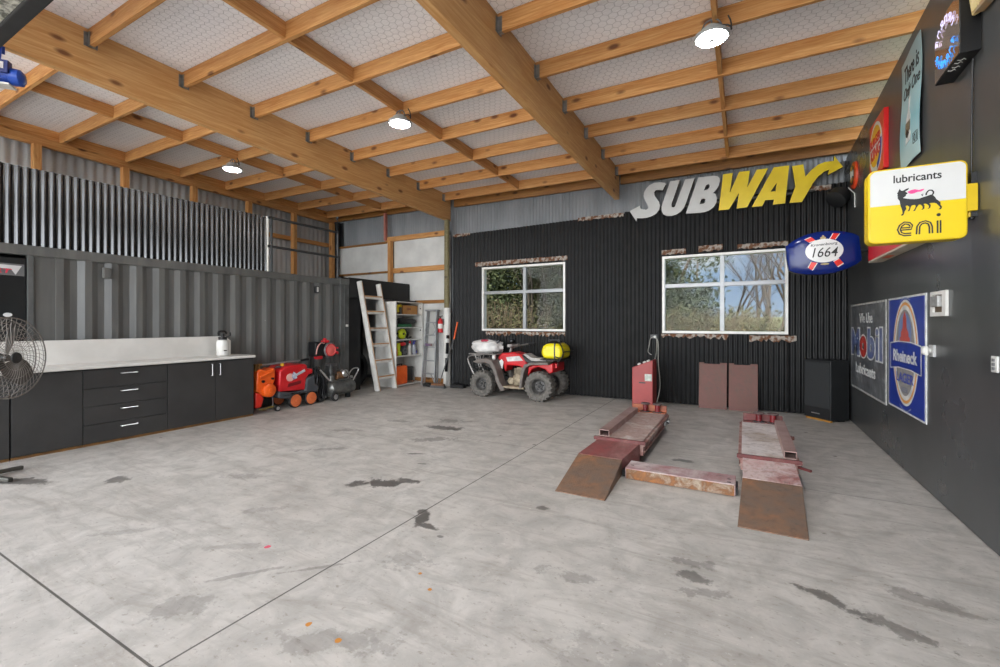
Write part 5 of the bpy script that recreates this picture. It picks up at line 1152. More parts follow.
mm = MB(); put_text(mm, 'lubricants', FE, .972, 1.236, 2.535, 2.592, .0005, .003, .012)
build('lettering', mm, M_ink, en_, smooth=0)
mm = MB().prism(DOG, FE, .0005, .003); mm.stroke(TAIL, .0085, FE, .0005, .003); mm.stroke([(1.135, 2.42), (1.128, 2.431), (1.138, 2.434)], .005, FE, .0005, .003)
build('animal_emblem', mm, M_ink, en_, smooth=0)
build('flame_emblem', MB().prism(FLAME, FE, .0005, .003), pm('emblem pink', (232, 80, 150), (226, 70, 140), 4, .4), en_, smooth=0)
mm = MB().mat(0)
for s_ in (E_E, E_N, E_I): mm.stroke(s_, .025, FE, .0005, .002)
mm.prism(ellipse(E_DOT[0][0], E_DOT[0][1], .0115, .0115, 20), FE, .0005, .002); mm.mat(1)
for s_ in (E_E, E_N, E_I): mm.stroke(s_, .0052, FE, .0021, .003)
build('wordmark', mm, [M_ink, M_ly], en_, smooth=0)
build('bracket', MB().box(1.362, 1.425, 4.30, 4.40, 2.285, 2.475).cyl((1.40, 4.36, 2.25), (1.40, 4.36, 2.285), .02), pm('bracket yellow', (226, 192, 14), (212, 178, 10), 4, .4), en_, smooth=0, bevel=.003)
build('wall_mount', MB().box(1.40, 1.43, 4.33, 4.42, 2.25, 2.56).cyl((1.41, 4.36, 2.235), (1.41, 4.36, 2.26), .012), M_blackplastic, en_, smooth=0)

# convex blue oval sign on a rod
kr = sgn('oval_sign', (.87, 6.9, 2.38), 'convex dark blue barrel-shaped sign with a white oval, on a rod from the charcoal wall')
FK = F_back(6.86)
build('back_shell', MB().prism(KR, FK, -.12, -.02), M_blackplastic, kr, bevel=.004)
M_kblue = pm('gloss blue acrylic', (16, 36, 108), (12, 30, 94), 3, .14, spec=.3)
cu, cv = .87, 2.385
def dome(u, v):  # height of the bulged face
    return .045*max(0, 1-((u-cu)/.40)**2)*max(0, 1-((v-cv)/.29)**2)**.6
mb = MB(); rings = 8; vs = [(FK(cu, cv, dome(cu, cv)))]; n = 60
kp = []
per = [Vector(p) for p in KR]; L = len(per); seg = [(per[(i+1) % L]-per[i]).length for i in range(L)]; tot = sum(seg)
for k in range(n):
    s_ = tot*k/n; i = 0
    while s_ > seg[i]: s_ -= seg[i]; i += 1
    kp.append(per[i].lerp(per[(i+1) % L], s_/seg[i]))
for r_ in range(1, rings+1):
    f = r_/rings
    for p_ in kp:
        u = cu+(p_.x-cu)*f; v = cv+(p_.y-cv)*f; vs.append(FK(u, v, dome(u, v)-(.02 if r_ == rings else 0)))
fs = [(0, 1+k, 1+(k+1) % n) for k in range(n)]
for r_ in range(rings-1):
    for k in range(n): a = 1+r_*n+k; b = 1+r_*n+(k+1) % n; fs.append((a, b, b+n, a+n))
build('blue_face', mb.add(vs, fs), M_kblue, kr, smooth=50)
FKD = lambda u, v, d: FK(u, v, dome(u, v)+d)
def grid_poly(mb, poly_fn, nu=28, nr=6, c=(0, 0), d=.002):
    pass
def domed_ellipse(ru, rv, c, d, a=0., n=36, rings=5):
    vs = [FKD(c[0], c[1], d)]; fs = []
    for r_ in range(1, rings+1):
        for k in range(n):
            th = 2*PI*k/n; x_ = ru*math.cos(th)*r_/rings; y_ = rv*math.sin(th)*r_/rings
            vs.append(FKD(c[0]+x_*math.cos(a)-y_*math.sin(a), c[1]+x_*math.sin(a)+y_*math.cos(a), d))
    fs += [(0, 1+k, 1+(k+1) % n) for k in range(n)]
    for r_ in range(rings-1):
        for k in range(n): a_ = 1+r_*n+k; b_ = 1+r_*n+(k+1) % n; fs.append((a_, b_, b_+n, a_+n))
    return vs, fs
M_kred = pm('ribbon red', (222, 48, 36), (212, 40, 30), 4, .3); M_kwhite = pm('oval white', (226, 226, 224), (216, 216, 214), 4, .3)
for R_ in (KR_R1, KR_R2, KR_R3, KR_R4):
    c = sum((Vector(p) for p in R_), Vector((0, 0)))/4
    mb = MB().mat(1)
    def sub(poly, d):
        P = [Vector(p) for p in poly]; vs = []; N = 4
        for i in range(N+1):
            for j in range(N+1):
                a = P[0].lerp(P[1], i/N); b = P[3].lerp(P[2], i/N); q_ = a.lerp(b, j/N); vs.append(FKD(q_.x, q_.y, d))
        return vs, [(i*(N+1)+j, (i+1)*(N+1)+j, (i+1)*(N+1)+j+1, i*(N+1)+j+1) for i in range(N) for j in range(N)]
    mb.add(*sub([tuple(c+(Vector(p)-c)*1.0) for p in R_], .002)); mb.mat(0)
    # red ribbon narrower than its white edging: shrink across the ribbon only
    P = [Vector(p) for p in R_]
    long0 = (P[1]-P[0]).length > (P[3]-P[0]).length
    def inset(P): 
        if R_ in (KR_R1, KR_R4): return [P[0].lerp(P[3], .12), P[1].lerp(P[2], .12), P[2].lerp(P[1], .12), P[3].lerp(P[0], .12)]
        return [P[0].lerp(P[1], .12), P[1].lerp(P[0], .12), P[2].lerp(P[3], .12), P[3].lerp(P[2], .12)]
    mb.add(*sub([tuple(p) for p in inset(P)], .0035))
    build('ribbon', mb, [M_kred, M_kwhite], kr, smooth=50)
ov = build('white_oval', MB().add(*domed_ellipse(.195, .148, (.878, 2.405), .005)), M_kwhite, kr, smooth=50)
mm = MB(); put_text(mm, '1664', FKD, .755, 1.005, 2.325, 2.445, .006, .008, .002, .2); put_text(mm, 'Kronenbourg', FKD, .74, 1.01, 2.452, 2.495, .006, .008, .012, .1, .015)
build('lettering', mm, M_ink, ov, smooth=0)
build('crest', MB().add(*domed_ellipse(.03, .018, (.868, 2.565), .004)).add(*domed_ellipse(.012, .02, (.868, 2.582), .005)).add(*domed_ellipse(.045, .012, (.885, 2.238), .004)), pm('crest gold', (176, 160, 110), (150, 136, 96), 30, .4), kr, smooth=50)
build('rod', MB().cyl((1.23, 6.94, 2.385), (1.432, 6.94, 2.385), .014, n=12), M_blackplastic, kr)

# painted tin signs on the charcoal wall (u runs down the room, so lettering goes from high u to low u)
FR = F_right(XR)
t1 = sgn('tin_sign', (XR, 7.52, .56), 'square weathered charcoal tin sign with blue and red outlined lettering')
u0, u1, v0, v1 = 8.46, 6.575, .558, 1.77
M_tinw = pm('chipped white edge', (190, 190, 186), (150, 150, 146), 14, .5)
build('plate', MB().box(XR-.008, XR, u1, u0, v0, v1), M_tinw, t1, smooth=0)
m_, t__, b__ = base('weathered charcoal enamel'); oc = coord(t__); nn = t__.noise(oc, 3.5, 7, .7, .4)
t__.link(t__.ramp(nn, [(.38, lin((78, 80, 82))), (.56, lin((102, 104, 106))), (.7, lin((150, 152, 152)))]), b__.inputs['Base Color']); b__.inputs['Roughness'].default_value = .4
build('painted_face', MB().box(XR-.0095, XR-.008, u1+.035, u0-.035, v0+.025, v1-.025), m_, t1, smooth=0)
M_tblue = pm('faded enamel blue', (78, 92, 140), (128, 138, 166), 5, .4); M_tred = pm('enamel red', (196, 56, 46), (176, 48, 40), 5, .4); M_twhite = pm('enamel white', (222, 222, 218), (186, 188, 188), 8, .4)
mm = MB()
put_text(mm, 'We Use', FR, 7.90, 7.18, 1.50, 1.635, .0098, .0115, .015); put_text(mm, 'Lubricants', FR, 8.12, 7.04, .80, .945, .0098, .0115, .015)
build('lettering', mm, M_twhite, t1, smooth=0)
wide = [('M', 8.40, 7.88, 1.045, 1.42, 0), ('o', 7.86, 7.47, 1.035, 1.33, 1), ('b', 7.42, 7.06, 1.04, 1.43, 0), ('i', 7.01, 6.89, 1.045, 1.43, 0), ('l', 6.83, 6.71, 1.045, 1.44, 0)]
mm = MB()
for ch, a, b, c, d, k in wide:
    g = .028; mm.mat(2); put_text(mm, ch, FR, a+g, b-g, c-g*.7, d+g*.7, .0098, .0112, .07 if ch != 'M' else .06)
    mm.mat(k); put_text(mm, ch, FR, a, b, c, d, .0113, .0125, .055 if ch not in 'il' else .02)
build('wordmark', mm, [M_tblue, M_tred, M_twhite], t1, smooth=0)

t2 = sgn('tin_sign', (XR, 5.88, .59), 'tall blue tin sign with a gold-edged oval and a banner, beside the charcoal tin sign')
u0, u1, v0, v1 = 6.47, 5.30, .595, 1.77
build('plate', MB().box(XR-.008, XR, u1, u0, v0, v1), M_twhite, t2, smooth=0)
build('painted_face', MB().box(XR-.0095, XR-.008, u1+.03, u0-.03, v0+.02, v1-.02), pm('enamel royal blue', (36, 62, 158), (28, 52, 140), 4, .3), t2, smooth=0)
cu2, cv2 = 5.88, 1.20
mm = MB()
for k, (ru, rv) in enumerate(((.40, .535), (.375, .51), (.345, .48), (.30, .435))):
    mm.mat((2, 0, 2, 1)[k]); mm.prism(ellipse(cu2, cv2, ru, rv, 48), FR, .0096+k*.0006, .0102+k*.0006)
build('oval', mm, [pm('oval gold', (226, 160, 84), (210, 142, 66), 4, .4), pm('oval grey', (150, 146, 142), (130, 128, 126), 14, .5), M_twhite], t2, smooth=0)
mm = MB().mat(0).prism(ellipse(cu2, 1.40, .2, .2, 32, 0, PI)+[(cu2-.2, 1.28), (cu2+.2, 1.28)], FR, .0122, .0128)
mm.mat(1).prism([(cu2-.12, 1.29), (cu2-.12, 1.40), (cu2-.06, 1.45), (cu2-.05, 1.55), (cu2, 1.62), (cu2+.05, 1.55), (cu2+.06, 1.45), (cu2+.12, 1.40), (cu2+.12, 1.29)], FR, .0128, .0136).prism(rrect(cu2-.16, cu2+.16, 1.29, 1.36, .02), FR, .0126, .0132)
build('tower_emblem', mm, [pm('emblem sky', (96, 120, 170), (120, 134, 168), 8, .4), pm('emblem red', (196, 84, 72), (176, 70, 62), 9, .4)], t2, smooth=0)
ban = lambda g: [(cu2+.47+g, 1.28+g*.6), (cu2+.2, 1.305+g*.6), (cu2-.2, 1.305+g*.6), (cu2-.47-g, 1.28+g*.6), (cu2-.47-g, 1.02-g*.6), (cu2-.2, 1.045-g*.6), (cu2+.2, 1.045-g*.6), (cu2+.47+g, 1.02-g*.6)]
bn = build('banner', MB().mat(1).prism(ban(.018), FR, .0136, .0142).mat(0).prism(ban(0), FR, .0142, .0148), [MATS['enamel royal blue'], M_twhite], t2, smooth=0)
mm = MB(); put_text(mm, 'Rheineck', FR, cu2+.38, cu2-.38, 1.10, 1.225, .0148, .0156, .03); build('banner_lettering', mm, M_twhite, bn, smooth=0)
mm = MB(); put_text(mm, 'LAGER', FR, cu2+.27, cu2-.27, .895, .995, .0122, .0130, .02); build('lettering', mm, MATS['enamel royal blue'], t2, smooth=0)
mm = MB(); put_text(mm, 'BEER', FR, cu2+.10, cu2-.10, .80, .85, .0122, .0130, .01); build('small_lettering', mm, pm('faint print', (112, 116, 132), (100, 104, 122), 6, .5), t2, smooth=0)
mm = MB(); mm.stroke(ellipse(cu2, cv2, .46, .553, 30, 1.2, 1.9), .012, FR, .0096, .0104); mm.stroke(ellipse(cu2, cv2, .46, .585, 30, 4.3, 5.1), .012, FR, .0096, .0104); build('pin_line', mm, pm('pin line', (150, 160, 190), (130, 142, 176), 5, .4), t2, smooth=0)

# tall teal bottle sign, slightly warped
bt = sgn('bottle_sign', (XR, 5.7, 3.1), 'tall pale teal sign with a bottle, hung above the light box')
def FW(u, v, d):
    wv = .012+.010*math.sin((v-3.05)*5.5)+.008*math.sin((u-5.3)*7)
    return (XR-.004-wv-d, u, v)
tl = (6.0, 4.125); tr = (5.385, 4.17); br_ = (5.385, 3.06); bl_ = (6.0, 3.055); N = 16; vs = []
def gridsheet(a, b, c, d, n, mm_, dd):
    vs = []
    for lay in (0, .003):
        for i in range(n+1):
            for j in range(n+1):
                p = Vector(a).lerp(Vector(b), i/n).lerp(Vector(d).lerp(Vector(c), i/n), j/n); vs.append(FW(p.x, p.y, dd+lay))
    M1 = n+1; o = M1*M1; fs = []
    for i in range(n):
        for j in range(n):
            q_ = (i*M1+j, (i+1)*M1+j, (i+1)*M1+j+1, i*M1+j+1); fs += [q_, tuple(k+o for k in q_)]
    for k in range(n):
        fs += [(k, k+1, o+k+1, o+k), (n*M1+k, n*M1+k+1, o+n*M1+k+1, o+n*M1+k), (k*M1, (k+1)*M1, o+(k+1)*M1, o+k*M1), (k*M1+n, (k+1)*M1+n, o+(k+1)*M1+n, o+k*M1+n)]
    return mm_.add(vs, fs)
m_, t__, b__ = base('pale teal print'); oc = coord(t__); nn = t__.noise(oc, 2.4, 4)
sx = t__.new('ShaderNodeSeparateXYZ'); t__.link(oc, sx.inputs[0])
hz = t__.math('ADD', t__.math('MULTIPLY', sx.outputs[2], .85), t__.math('MULTIPLY', nn, .35))
t__.link(t__.ramp(hz, [(.2, lin((176, 204, 206))), (.45, lin((132, 186, 194))), (.6, lin((160, 200, 204))), (1., lin((150, 176, 178)))]), b__.inputs['Base Color']); b__.inputs['Roughness'].default_value = .4
build('sheet', gridsheet(tl, tr, br_, bl_, N, MB(), 0), m_, bt, smooth=40)
mm = MB(); put_text(mm, 'There is', FW, 5.93, 5.45, 3.90, 4.06, .0035, .005, .012, .12); put_text(mm, 'Only One', FW, 5.95, 5.42, 3.70, 3.86, .0035, .005, .012, .12)
build('lettering', mm, M_ink, bt, smooth=0)
bc = 5.70
mm = MB().mat(0).prism([(bc+.022, 3.70), (bc-.022, 3.70), (bc-.028, 3.58), (bc-.075, 3.50), (bc-.085, 3.26), (bc+.085, 3.26), (bc+.075, 3.50), (bc+.028, 3.58)], FW, .0035, .006).mat(1).prism([(bc-.082, 3.46), (bc+.082, 3.46), (bc+.082, 3.36), (bc-.082, 3.36)], FW, .006, .008).mat(2).prism([(bc-.06, 3.34), (bc+.02, 3.39), (bc+.06, 3.33), (bc+.0, 3.30)], FW, .008, .0095).mat(0).prism([(bc+.09, 3.30), (bc-.10, 3.34), (bc-.1, 3.30), (bc+.09, 3.25)], FW, .0035, .006)
build('bottle_picture', mm, [pm('bottle white', (226, 228, 224), (196, 202, 200), 12, .4), pm('bottle label', (84, 76, 58), (150, 140, 110), 30, .4), M_ink], bt, smooth=0)
mm = MB(); put_text(mm, '01', FW, 5.52, 5.44, 3.20, 3.27, .0035, .005, .012); mm.stroke([(5.54, 3.19), (5.42, 3.19), (5.42, 3.28), (5.54, 3.28)], .008, FW, .0035, .005, True); build('corner_mark', mm, M_ink, bt, smooth=0)
mm = MB()
for k in range(3): mm.blob((XR-.012, 5.9-.09*k, 3.14+.012*(k % 2)), (.003, .035, .035), 10, 8, 1., .4, k*3.)
build('ice_print', mm, M_kwhite, bt)

# shallow orange box sign with a burger emblem
bk = sgn('box_sign', (XR, 6.9, 3.3), 'red-orange box sign with a bun-shaped emblem at the roof edge of the charcoal wall')
d0 = .045; u0, u1, v0, v1 = 7.13, 6.49, 3.26, 3.94
M_bko = pm('sign orange red', (226, 84, 44), (214, 72, 36), 3, .4); M_bkr = pm('sign side red', (214, 24, 24), (200, 18, 18), 3, .4)
build('case', MB().box(XR-d0, XR, u1, u0, v0, v1), M_bkr, bk, smooth=0, bevel=.004)
FB = lambda u, v, d: FR(u, v, d0+d)
build('face', MB().box(XR-d0-.002, XR-d0, u1+.01, u0-.01, v0+.01, v1-.01), M_bko, bk, smooth=0)
cu3, cv3 = 6.83, 3.60
mm = MB().mat(0).prism(ellipse(cu3, cv3, .285, .30, 40), FB, .002, .004)
mm.mat(1).prism(ellipse(cu3+.0, cv3+.03, .24, .23, 24, .25, PI-.25), FB, .004, .0055).prism(ellipse(cu3+.02, cv3-.03, .21, .19, 24, PI+.25, 2*PI-.25), FB, .004, .0055)
mm.mat(2).prism(ellipse(cu3, cv3, .275, .29, 24, -1.9, -3.3)+ellipse(cu3, cv3+.01, .215, .225, 24, -3.3, -1.9), FB, .0055, .007)
em = build('emblem', mm, [M_kwhite, pm('bun yellow', (240, 190, 40), (230, 176, 26), 4, .4), pm('crescent blue', (28, 60, 150), (22, 50, 136), 4, .4)], bk, smooth=0)
mm = MB(); put_text(mm, 'BURGER', FB, cu3+.24, cu3-.22, 3.625, 3.735, .006, .008, .03, 0, .02); put_text(mm, 'KING', FB, cu3+.22, cu3-.22, 3.465, 3.605, .006, .008, .03, 0, .02)
build('lettering', mm, pm('emblem lettering red', (206, 36, 36), (196, 30, 30), 4, .4), em, smooth=0)

# round cap-shaped sign at the far end
rs = sgn('round_sign', (XR, 8.2, 3.67), 'small round orange-rimmed sign in the far top corner of the charcoal wall')
build('disc', MB().lathe((XR, 8.22, 3.67), (-1, 0, 0), [(0, .20), (.028, .19), (.036, .165), (.037, 0)], 40), pm('rim orange red', (226, 76, 36), (214, 64, 28), 5, .4), rs, smooth=30)
mm = MB().mat(0).prism(ellipse(8.22, 3.67, .14, .14, 36), FR, .037, .041).mat(1).prism([(8.33, 3.74), (8.25, 3.78), (8.2, 3.70), (8.12, 3.73), (8.10, 3.63), (8.2, 3.66), (8.27, 3.58), (8.31, 3.66)], FR, .041, .044).mat(2).prism(ellipse(8.22, 3.60, .06, .04, 16), FR, .042, .045).prism(ellipse(8.24, 3.77, .05, .03, 16), FR, .042, .045)
build('centre', mm, [pm('centre dark', (52, 56, 50), (40, 44, 40), 6, .4), M_kwhite, pm('centre gold', (214, 160, 40), (200, 146, 30), 4, .4)], rs, smooth=0)

# black box sign with two arcs of glowing tube
nb_ = sgn('neon_box_sign', (XR, 4.46, 3.36), 'black box sign with two glowing tube arcs, white above and blue below, near the roof')
NP = [(4.265, 3.385), (4.265, 3.83), (4.49, 3.83), (4.73, 3.715), (4.73, 3.37)]
FN = F_right(XR)
build('case', MB().prism(NP, FN, .0, .108), pm('neon case black', (20, 20, 21), (15, 15, 16), 5, .4), nb_, smooth=0, bevel=.003)
NP2 = [(4.275, 3.395), (4.275, 3.82), (4.487, 3.82), (4.72, 3.71), (4.72, 3.38)]
build('mirror_face', MB().prism(NP2, FN, .108, .111), pm('mirrored panel', (196, 180, 162), (180, 164, 148), 3, .06, .9), nb_, smooth=0)
def arc_tubes(a0, a1, n_, mat, ru, rv, flip):
    rnd = random.Random(n_); mb = MB()
    for k in range(n_):
        th = a0+(a1-a0)*(k+.5)/n_; w_ = abs(a1-a0)/n_*.36
        pts = []
        pat = [(-1, -1), (-.7, 1), (0, rnd.uniform(-.3, .6)), (.6, 1), (.9, -1)] if k % 2 else [(-.8, -1), (-.8, 1), (.7, .9), (.6, 0), (-.6, -.1), (.8, -1)]
        for (a, r_) in pat:
            t_ = th+a*w_*(1 if not flip else -1); rr = 1+r_*.17*(1 if not flip else -1)
            pts.append(FN(4.49-ru*rr*math.cos(t_), 3.59+rv*rr*math.sin(t_), .122))
        mb.tube(pts, .0032, 6, smooth=1)
    return mb
build('white_arc', arc_tubes(PI*.95, PI*.10, 6, None, .165, .165, False), pm('white tube glow', (226, 216, 246), (206, 200, 246), 5, .3, emit=.3), nb_)
build('blue_arc', arc_tubes(-PI*.95, -PI*.08, 7, None, .165, .15, True), pm('blue tube glow', (60, 150, 240), (40, 120, 232), 5, .3, emit=.45), nb_)
mm = MB()
for k, (y, x_) in enumerate(((4.36, 1.36), (4.40, 1.355), (4.46, 1.36), (4.5, 1.35))):
    z_ = 3.384-(y-4.265)*.032
    mm.tube([(x_-.02, y, z_-.002), (x_, y+.012, z_-.002), (x_+.01, y-.01, z_-.002), (x_+.025, y+.01, z_-.002)], .003, 5)
build('chalk_marks', mm, M_whitepaint, nb_)
tag(build('power_cable', MB().tube([(1.418, 4.36, 3.37), (1.42, 4.38, 3.1), (1.42, 4.385, 2.7), (1.42, 4.395, 2.55)], .006, 8), M_blackplastic, origin=(1.42, 4.38, 3.0)), 'thin black cable from the neon box down to the light box bracket', 'cable')

# red and cream box sign below the light box
rd = sgn('box_sign', (XR, 6.0, 2.2), 'long red box sign with a cream underside, half hidden below the light box')
build('case', MB().box(XR-.13, XR, 5.17, 6.75, 2.215, 2.50), pm('cream case', (214, 204, 184), (196, 184, 162), 4, .5), rd, smooth=0, bevel=.004)
build('red_face', MB().box(XR-.136, XR-.13, 5.19, 6.73, 2.235, 2.485), pm('face red', (216, 40, 34), (204, 32, 28), 4, .4), rd, smooth=0)
build('orange_patch', MB().box(XR-.10, XR-.04, 6.1, 6.32, 2.2125, 2.215), M_orange, rd, smooth=0)
mm = MB(); mm.stroke([(6.7, 2.43), (6.5, 2.46), (6.3, 2.43), (6.1, 2.46), (5.9, 2.43)], .03, F_right(XR-.136), 0, .002); build('face_script', mm, M_kwhite, rd, smooth=0)

# small fittings
kp_ = thing('wall_controller', (XR, 4.99, 1.56), 'white wall frame holding a silver control box beside the blue tin sign', 'controller')
build('frame', MB().prism([[(5.16, 1.765), (4.82, 1.765), (4.82, 1.556), (5.16, 1.556)], [(5.10, 1.735), (4.90, 1.735), (4.90, 1.59), (5.10, 1.59)]], FR, 0, .02), M_whitepaint, kp_, smooth=0, bevel=.003)
build('back_box', MB().box(XR-.004, XR, 4.90, 5.10, 1.59, 1.735), pm('back box brown', (120, 100, 76), (100, 82, 62), 6, .5), kp_, smooth=0)
build('control_box', MB().box(XR-.04, XR-.004, 4.92, 5.085, 1.635, 1.725), pm('control silver', (176, 176, 174), (150, 150, 148), 26, .4, .3), kp_, smooth=0, bevel=.006)
dk = thing('dial_control', (XR, 5.17, 1.25), 'white dial on a square plate at the edge of the blue tin sign', 'dial')
build('plate', MB().box(XR-.02, XR, 5.085, 5.19, 1.21, 1.31), pm('knob plate', (190, 190, 188), (176, 176, 174), 5, .4), dk, smooth=0, bevel=.003)
build('stem', MB().cyl((XR-.02, 5.15, 1.26), (XR-.04, 5.15, 1.26), .02), M_whitepaint, dk)
build('dial', MB().lathe((XR-.035, 5.15, 1.26), (-1, 0, 0), [(0, .03), (.008, .055), (.025, .055), (.04, .03), (.042, 0)], 4), M_whitepaint, dk, smooth=0, bevel=.004)
sw_ = thing('wall_switch', (XR, 4.06, 1.19), 'white three-gang switch plate low on the charcoal wall at the picture edge', 'switch')
build('face_plate', MB().box(XR-.012, XR, 4.02, 4.10, 1.18, 1.285), M_whitepaint, sw_, smooth=0, bevel=.003)
for z_ in (1.205, 1.232, 1.26): build('rocker', MB().box(XR-.018, XR-.012, 4.045, 4.075, z_-.009, z_+.009), pm('rocker grey', (120, 120, 120), (104, 104, 104), 5, .4), sw_, smooth=0)
df = thing('drum_floodlight', (1.28, 8.55, 3.42), 'black drum-shaped floodlight under the arrow end of the lettering sign', 'floodlight')
build('drum', MB().lathe((1.235, 8.52, 3.40), (.4, .3, .45), [(0, .13), (.01, .145), (.14, .145), (.17, .11), (.18, .04)], 32), pm('drum black', (36, 37, 38), (28, 29, 30), 5, .5), df)
build('bracket', MB().bar((1.30, 8.62, 3.46), (1.43, 8.70, 3.55), .03, .05), M_blackplastic, df, smooth=0)
build('lead', MB().tube([(1.36, 8.3, 3.52), (1.42, 8.2, 3.40), (1.425, 8.22, 3.2)], .007, 6), M_whitepaint, df)
cr = thing('slatted_fitting', (XR, 4.1, 3.6), 'cream slatted fitting high on the charcoal wall at the picture corner', 'fitting')
mm = MB()
for k in range(9):
    y = 4.235-.03*k; mm.bar((1.40-.012*(k % 3), y, 3.62+.012*(k % 2)), (1.37, y+.03, 3.95), .024, .05)
build('slats', mm, pm('cream cane', (222, 204, 150), (200, 178, 116), 9, .6), cr, smooth=0, bevel=.004)
build('rim', MB().bar((1.395, 4.20, 3.62), (1.395, 3.95, 3.60), .05, .03), pm('cane rim', (176, 134, 84), (150, 140, 120), 9, .6), cr, smooth=0)
# ------------------------------------------------------------------ lamps, raised door, hoist motor
M_led = pm('lit lamp lens', (250, 251, 252), (250, 251, 252), 2, .4, emit=LED)
def lamp(x, y, z, label, first=[None]):
    if first[0] is None:
        o = thing('highbay_lamp', (x, y, z), label, 'ceiling lamp', 'round lamps under the roof')
        build('housing', MB().lathe((x, y, z+.002), (0, 0, 1), [(0, .148), (.012, .158), (.03, .155), (.045, .12), (.05, .10), (.085, .095), (.12, .05)], 36), pm('lamp housing', (176, 178, 178), (150, 152, 152), 6, .45, .2), o)
        build('lens', MB().lathe((x, y, z), (0, 0, -1), [(0, .132), (.006, .127), (.008, .03)], 36, cap=False), M_led, o)
        build('sensor_dot', MB().lathe((x, y, z-.008), (0, 0, -1), [(0, .03), (.012, .024), (.014, 0)], 20), pm('sensor grey', (206, 206, 206), (190, 190, 190), 4, .5), o)
        h = zp(x, y)+.013-(z+.12)
        build('hook', MB().cyl((x, y, z+.12), (x, y, z+.12+h), .008, n=8).tube([(x-.09, y, z+.10), (x-.06, y, z+.17), (x, y, z+.19), (x+.06, y, z+.17), (x+.09, y, z+.10)], .008, 8, smooth=1), M_greysteel, o)
        build('cord', MB().tube([(x+.07, y, z+.11), (x+.16, y+.02, z+.10), (x+.17, y+.02, z+.03), (x+.165, y+.02, z+.13), (x+.14, y, zp(x, y)+.02)], .007, 8, smooth=1), M_blackplastic, o)
        first[0] = o; return o
    o = clone(first[0]); o.location = (x, y, z); o['label'] = label; return o
lamp(-.272, 4.71, 4.225, 'round LED lamp under the roof over the vehicle lift')
lamp(-4.13, 4.67, 4.225, 'round LED lamp under the roof over the open floor')
lamp(-7.93, 4.60, 4.21, 'round LED lamp under the roof over the container')
lamp(-.272, -.2, 4.225, 'unseen round LED lamp added under the roof at the front of the lift bay')  # this lamp and the next are out of view, added as extra light sources
lamp(-4.13, -.2, 4.225, 'unseen round LED lamp added under the roof at the front of the open floor')

rdoor = thing('overhead_door', (-4.4, .6, 3.42), 'raised overhead door panel with a black rubber seal at the roof', 'door')
build('panel', MB().box(-6.4, -2.0, -1.6, .905, 3.437, 3.475), pm('door panel white', (206, 206, 212), (190, 190, 198), 3, .4), rdoor, smooth=0)
build('seal', MB().box(-6.4, -2.0, .945, 1.03, 3.40, 3.485), M_darkrubber, rdoor, smooth=0, bevel=.01)
build('bottom_rail', MB().box(-6.4, -2.0, .86, .945, 3.413, 3.48), pm('crinkled foil rail', (206, 204, 194), (104, 104, 94), 26, .35, .4, bump=.6, lo=.42, hi=.6), rdoor, smooth=0)
build('rail_lip', MB().box(-6.4, -2.0, .832, .86, 3.417, 3.465), pm('olive strip', (92, 88, 72), (78, 74, 62), 6, .5), rdoor, smooth=0)
build('stiffener', MB().box(-6.4, -2.0, .62, .74, 3.395, 3.437), pm('dark stiffener', (76, 78, 82), (66, 68, 72), 5, .45), rdoor, smooth=0)
hm = thing('hoist_motor', (-6.1, 1.42, 3.8), 'blue electric hoist motor with a white nameplate hung at the deep beam', 'motor')
M_mblue = pm('motor blue', (22, 74, 172), (14, 54, 140), 5, .35)
hc_ = Vector((-6.15, 1.37, 3.83)); ad = Vector((.62, .78, 0)).normalized()
build('barrel', MB().lathe(hc_-ad*.22, ad, [(0, .06), (.02, .075), (.30, .075), (.33, .068), (.335, .078), (.40, .074), (.42, .05), (.425, 0)], 28), M_mblue, hm)
f_ = MB()
for k in range(14):
    th = 2*PI*k/14; a_ = ad.orthogonal().normalized(); b_ = ad.cross(a_); r_ = a_*math.cos(th)+b_*math.sin(th)
    f_.bar(hc_-ad*.18+r_*.076, hc_+ad*.08+r_*.076, .006, .016, up=r_)
build('cooling_fins', f_, M_mblue, hm, smooth=0)
sd = Vector((ad.y, -ad.x, 0))
tb = build('terminal_box', MB().bar(hc_-ad*.06+sd*.06+Vector((0, 0, .055)), hc_+ad*.13+sd*.06+Vector((0, 0, .055)), .07, .12), pm('motor dark blue', (16, 40, 112), (12, 30, 90), 5, .4), hm, smooth=0, bevel=.006)
build('nameplate', MB().bar(hc_-ad*.02+sd*.098+Vector((0, 0, .06)), hc_+ad*.10+sd*.098+Vector((0, 0, .06)), .006, .06), pm('nameplate silver', (206, 206, 206), (170, 160, 160), 22, .4), tb, smooth=0)
build('foot_plate', MB().bar(hc_-ad*.16-Vector((0, 0, .09)), hc_+ad*.12-Vector((0, 0, .09)), .12, .016), M_whitepaint, hm, smooth=0)
build('hanger_bracket', MB().bar(hc_-Vector((0, 0, .0)), (-6.29, 1.42, 4.2), .05, .02).bar((-6.277, 1.42, 4.1), (-6.277, 1.42, 4.4), .012, .08, up=(0, 1, 0)), M_mblue, hm, smooth=0)

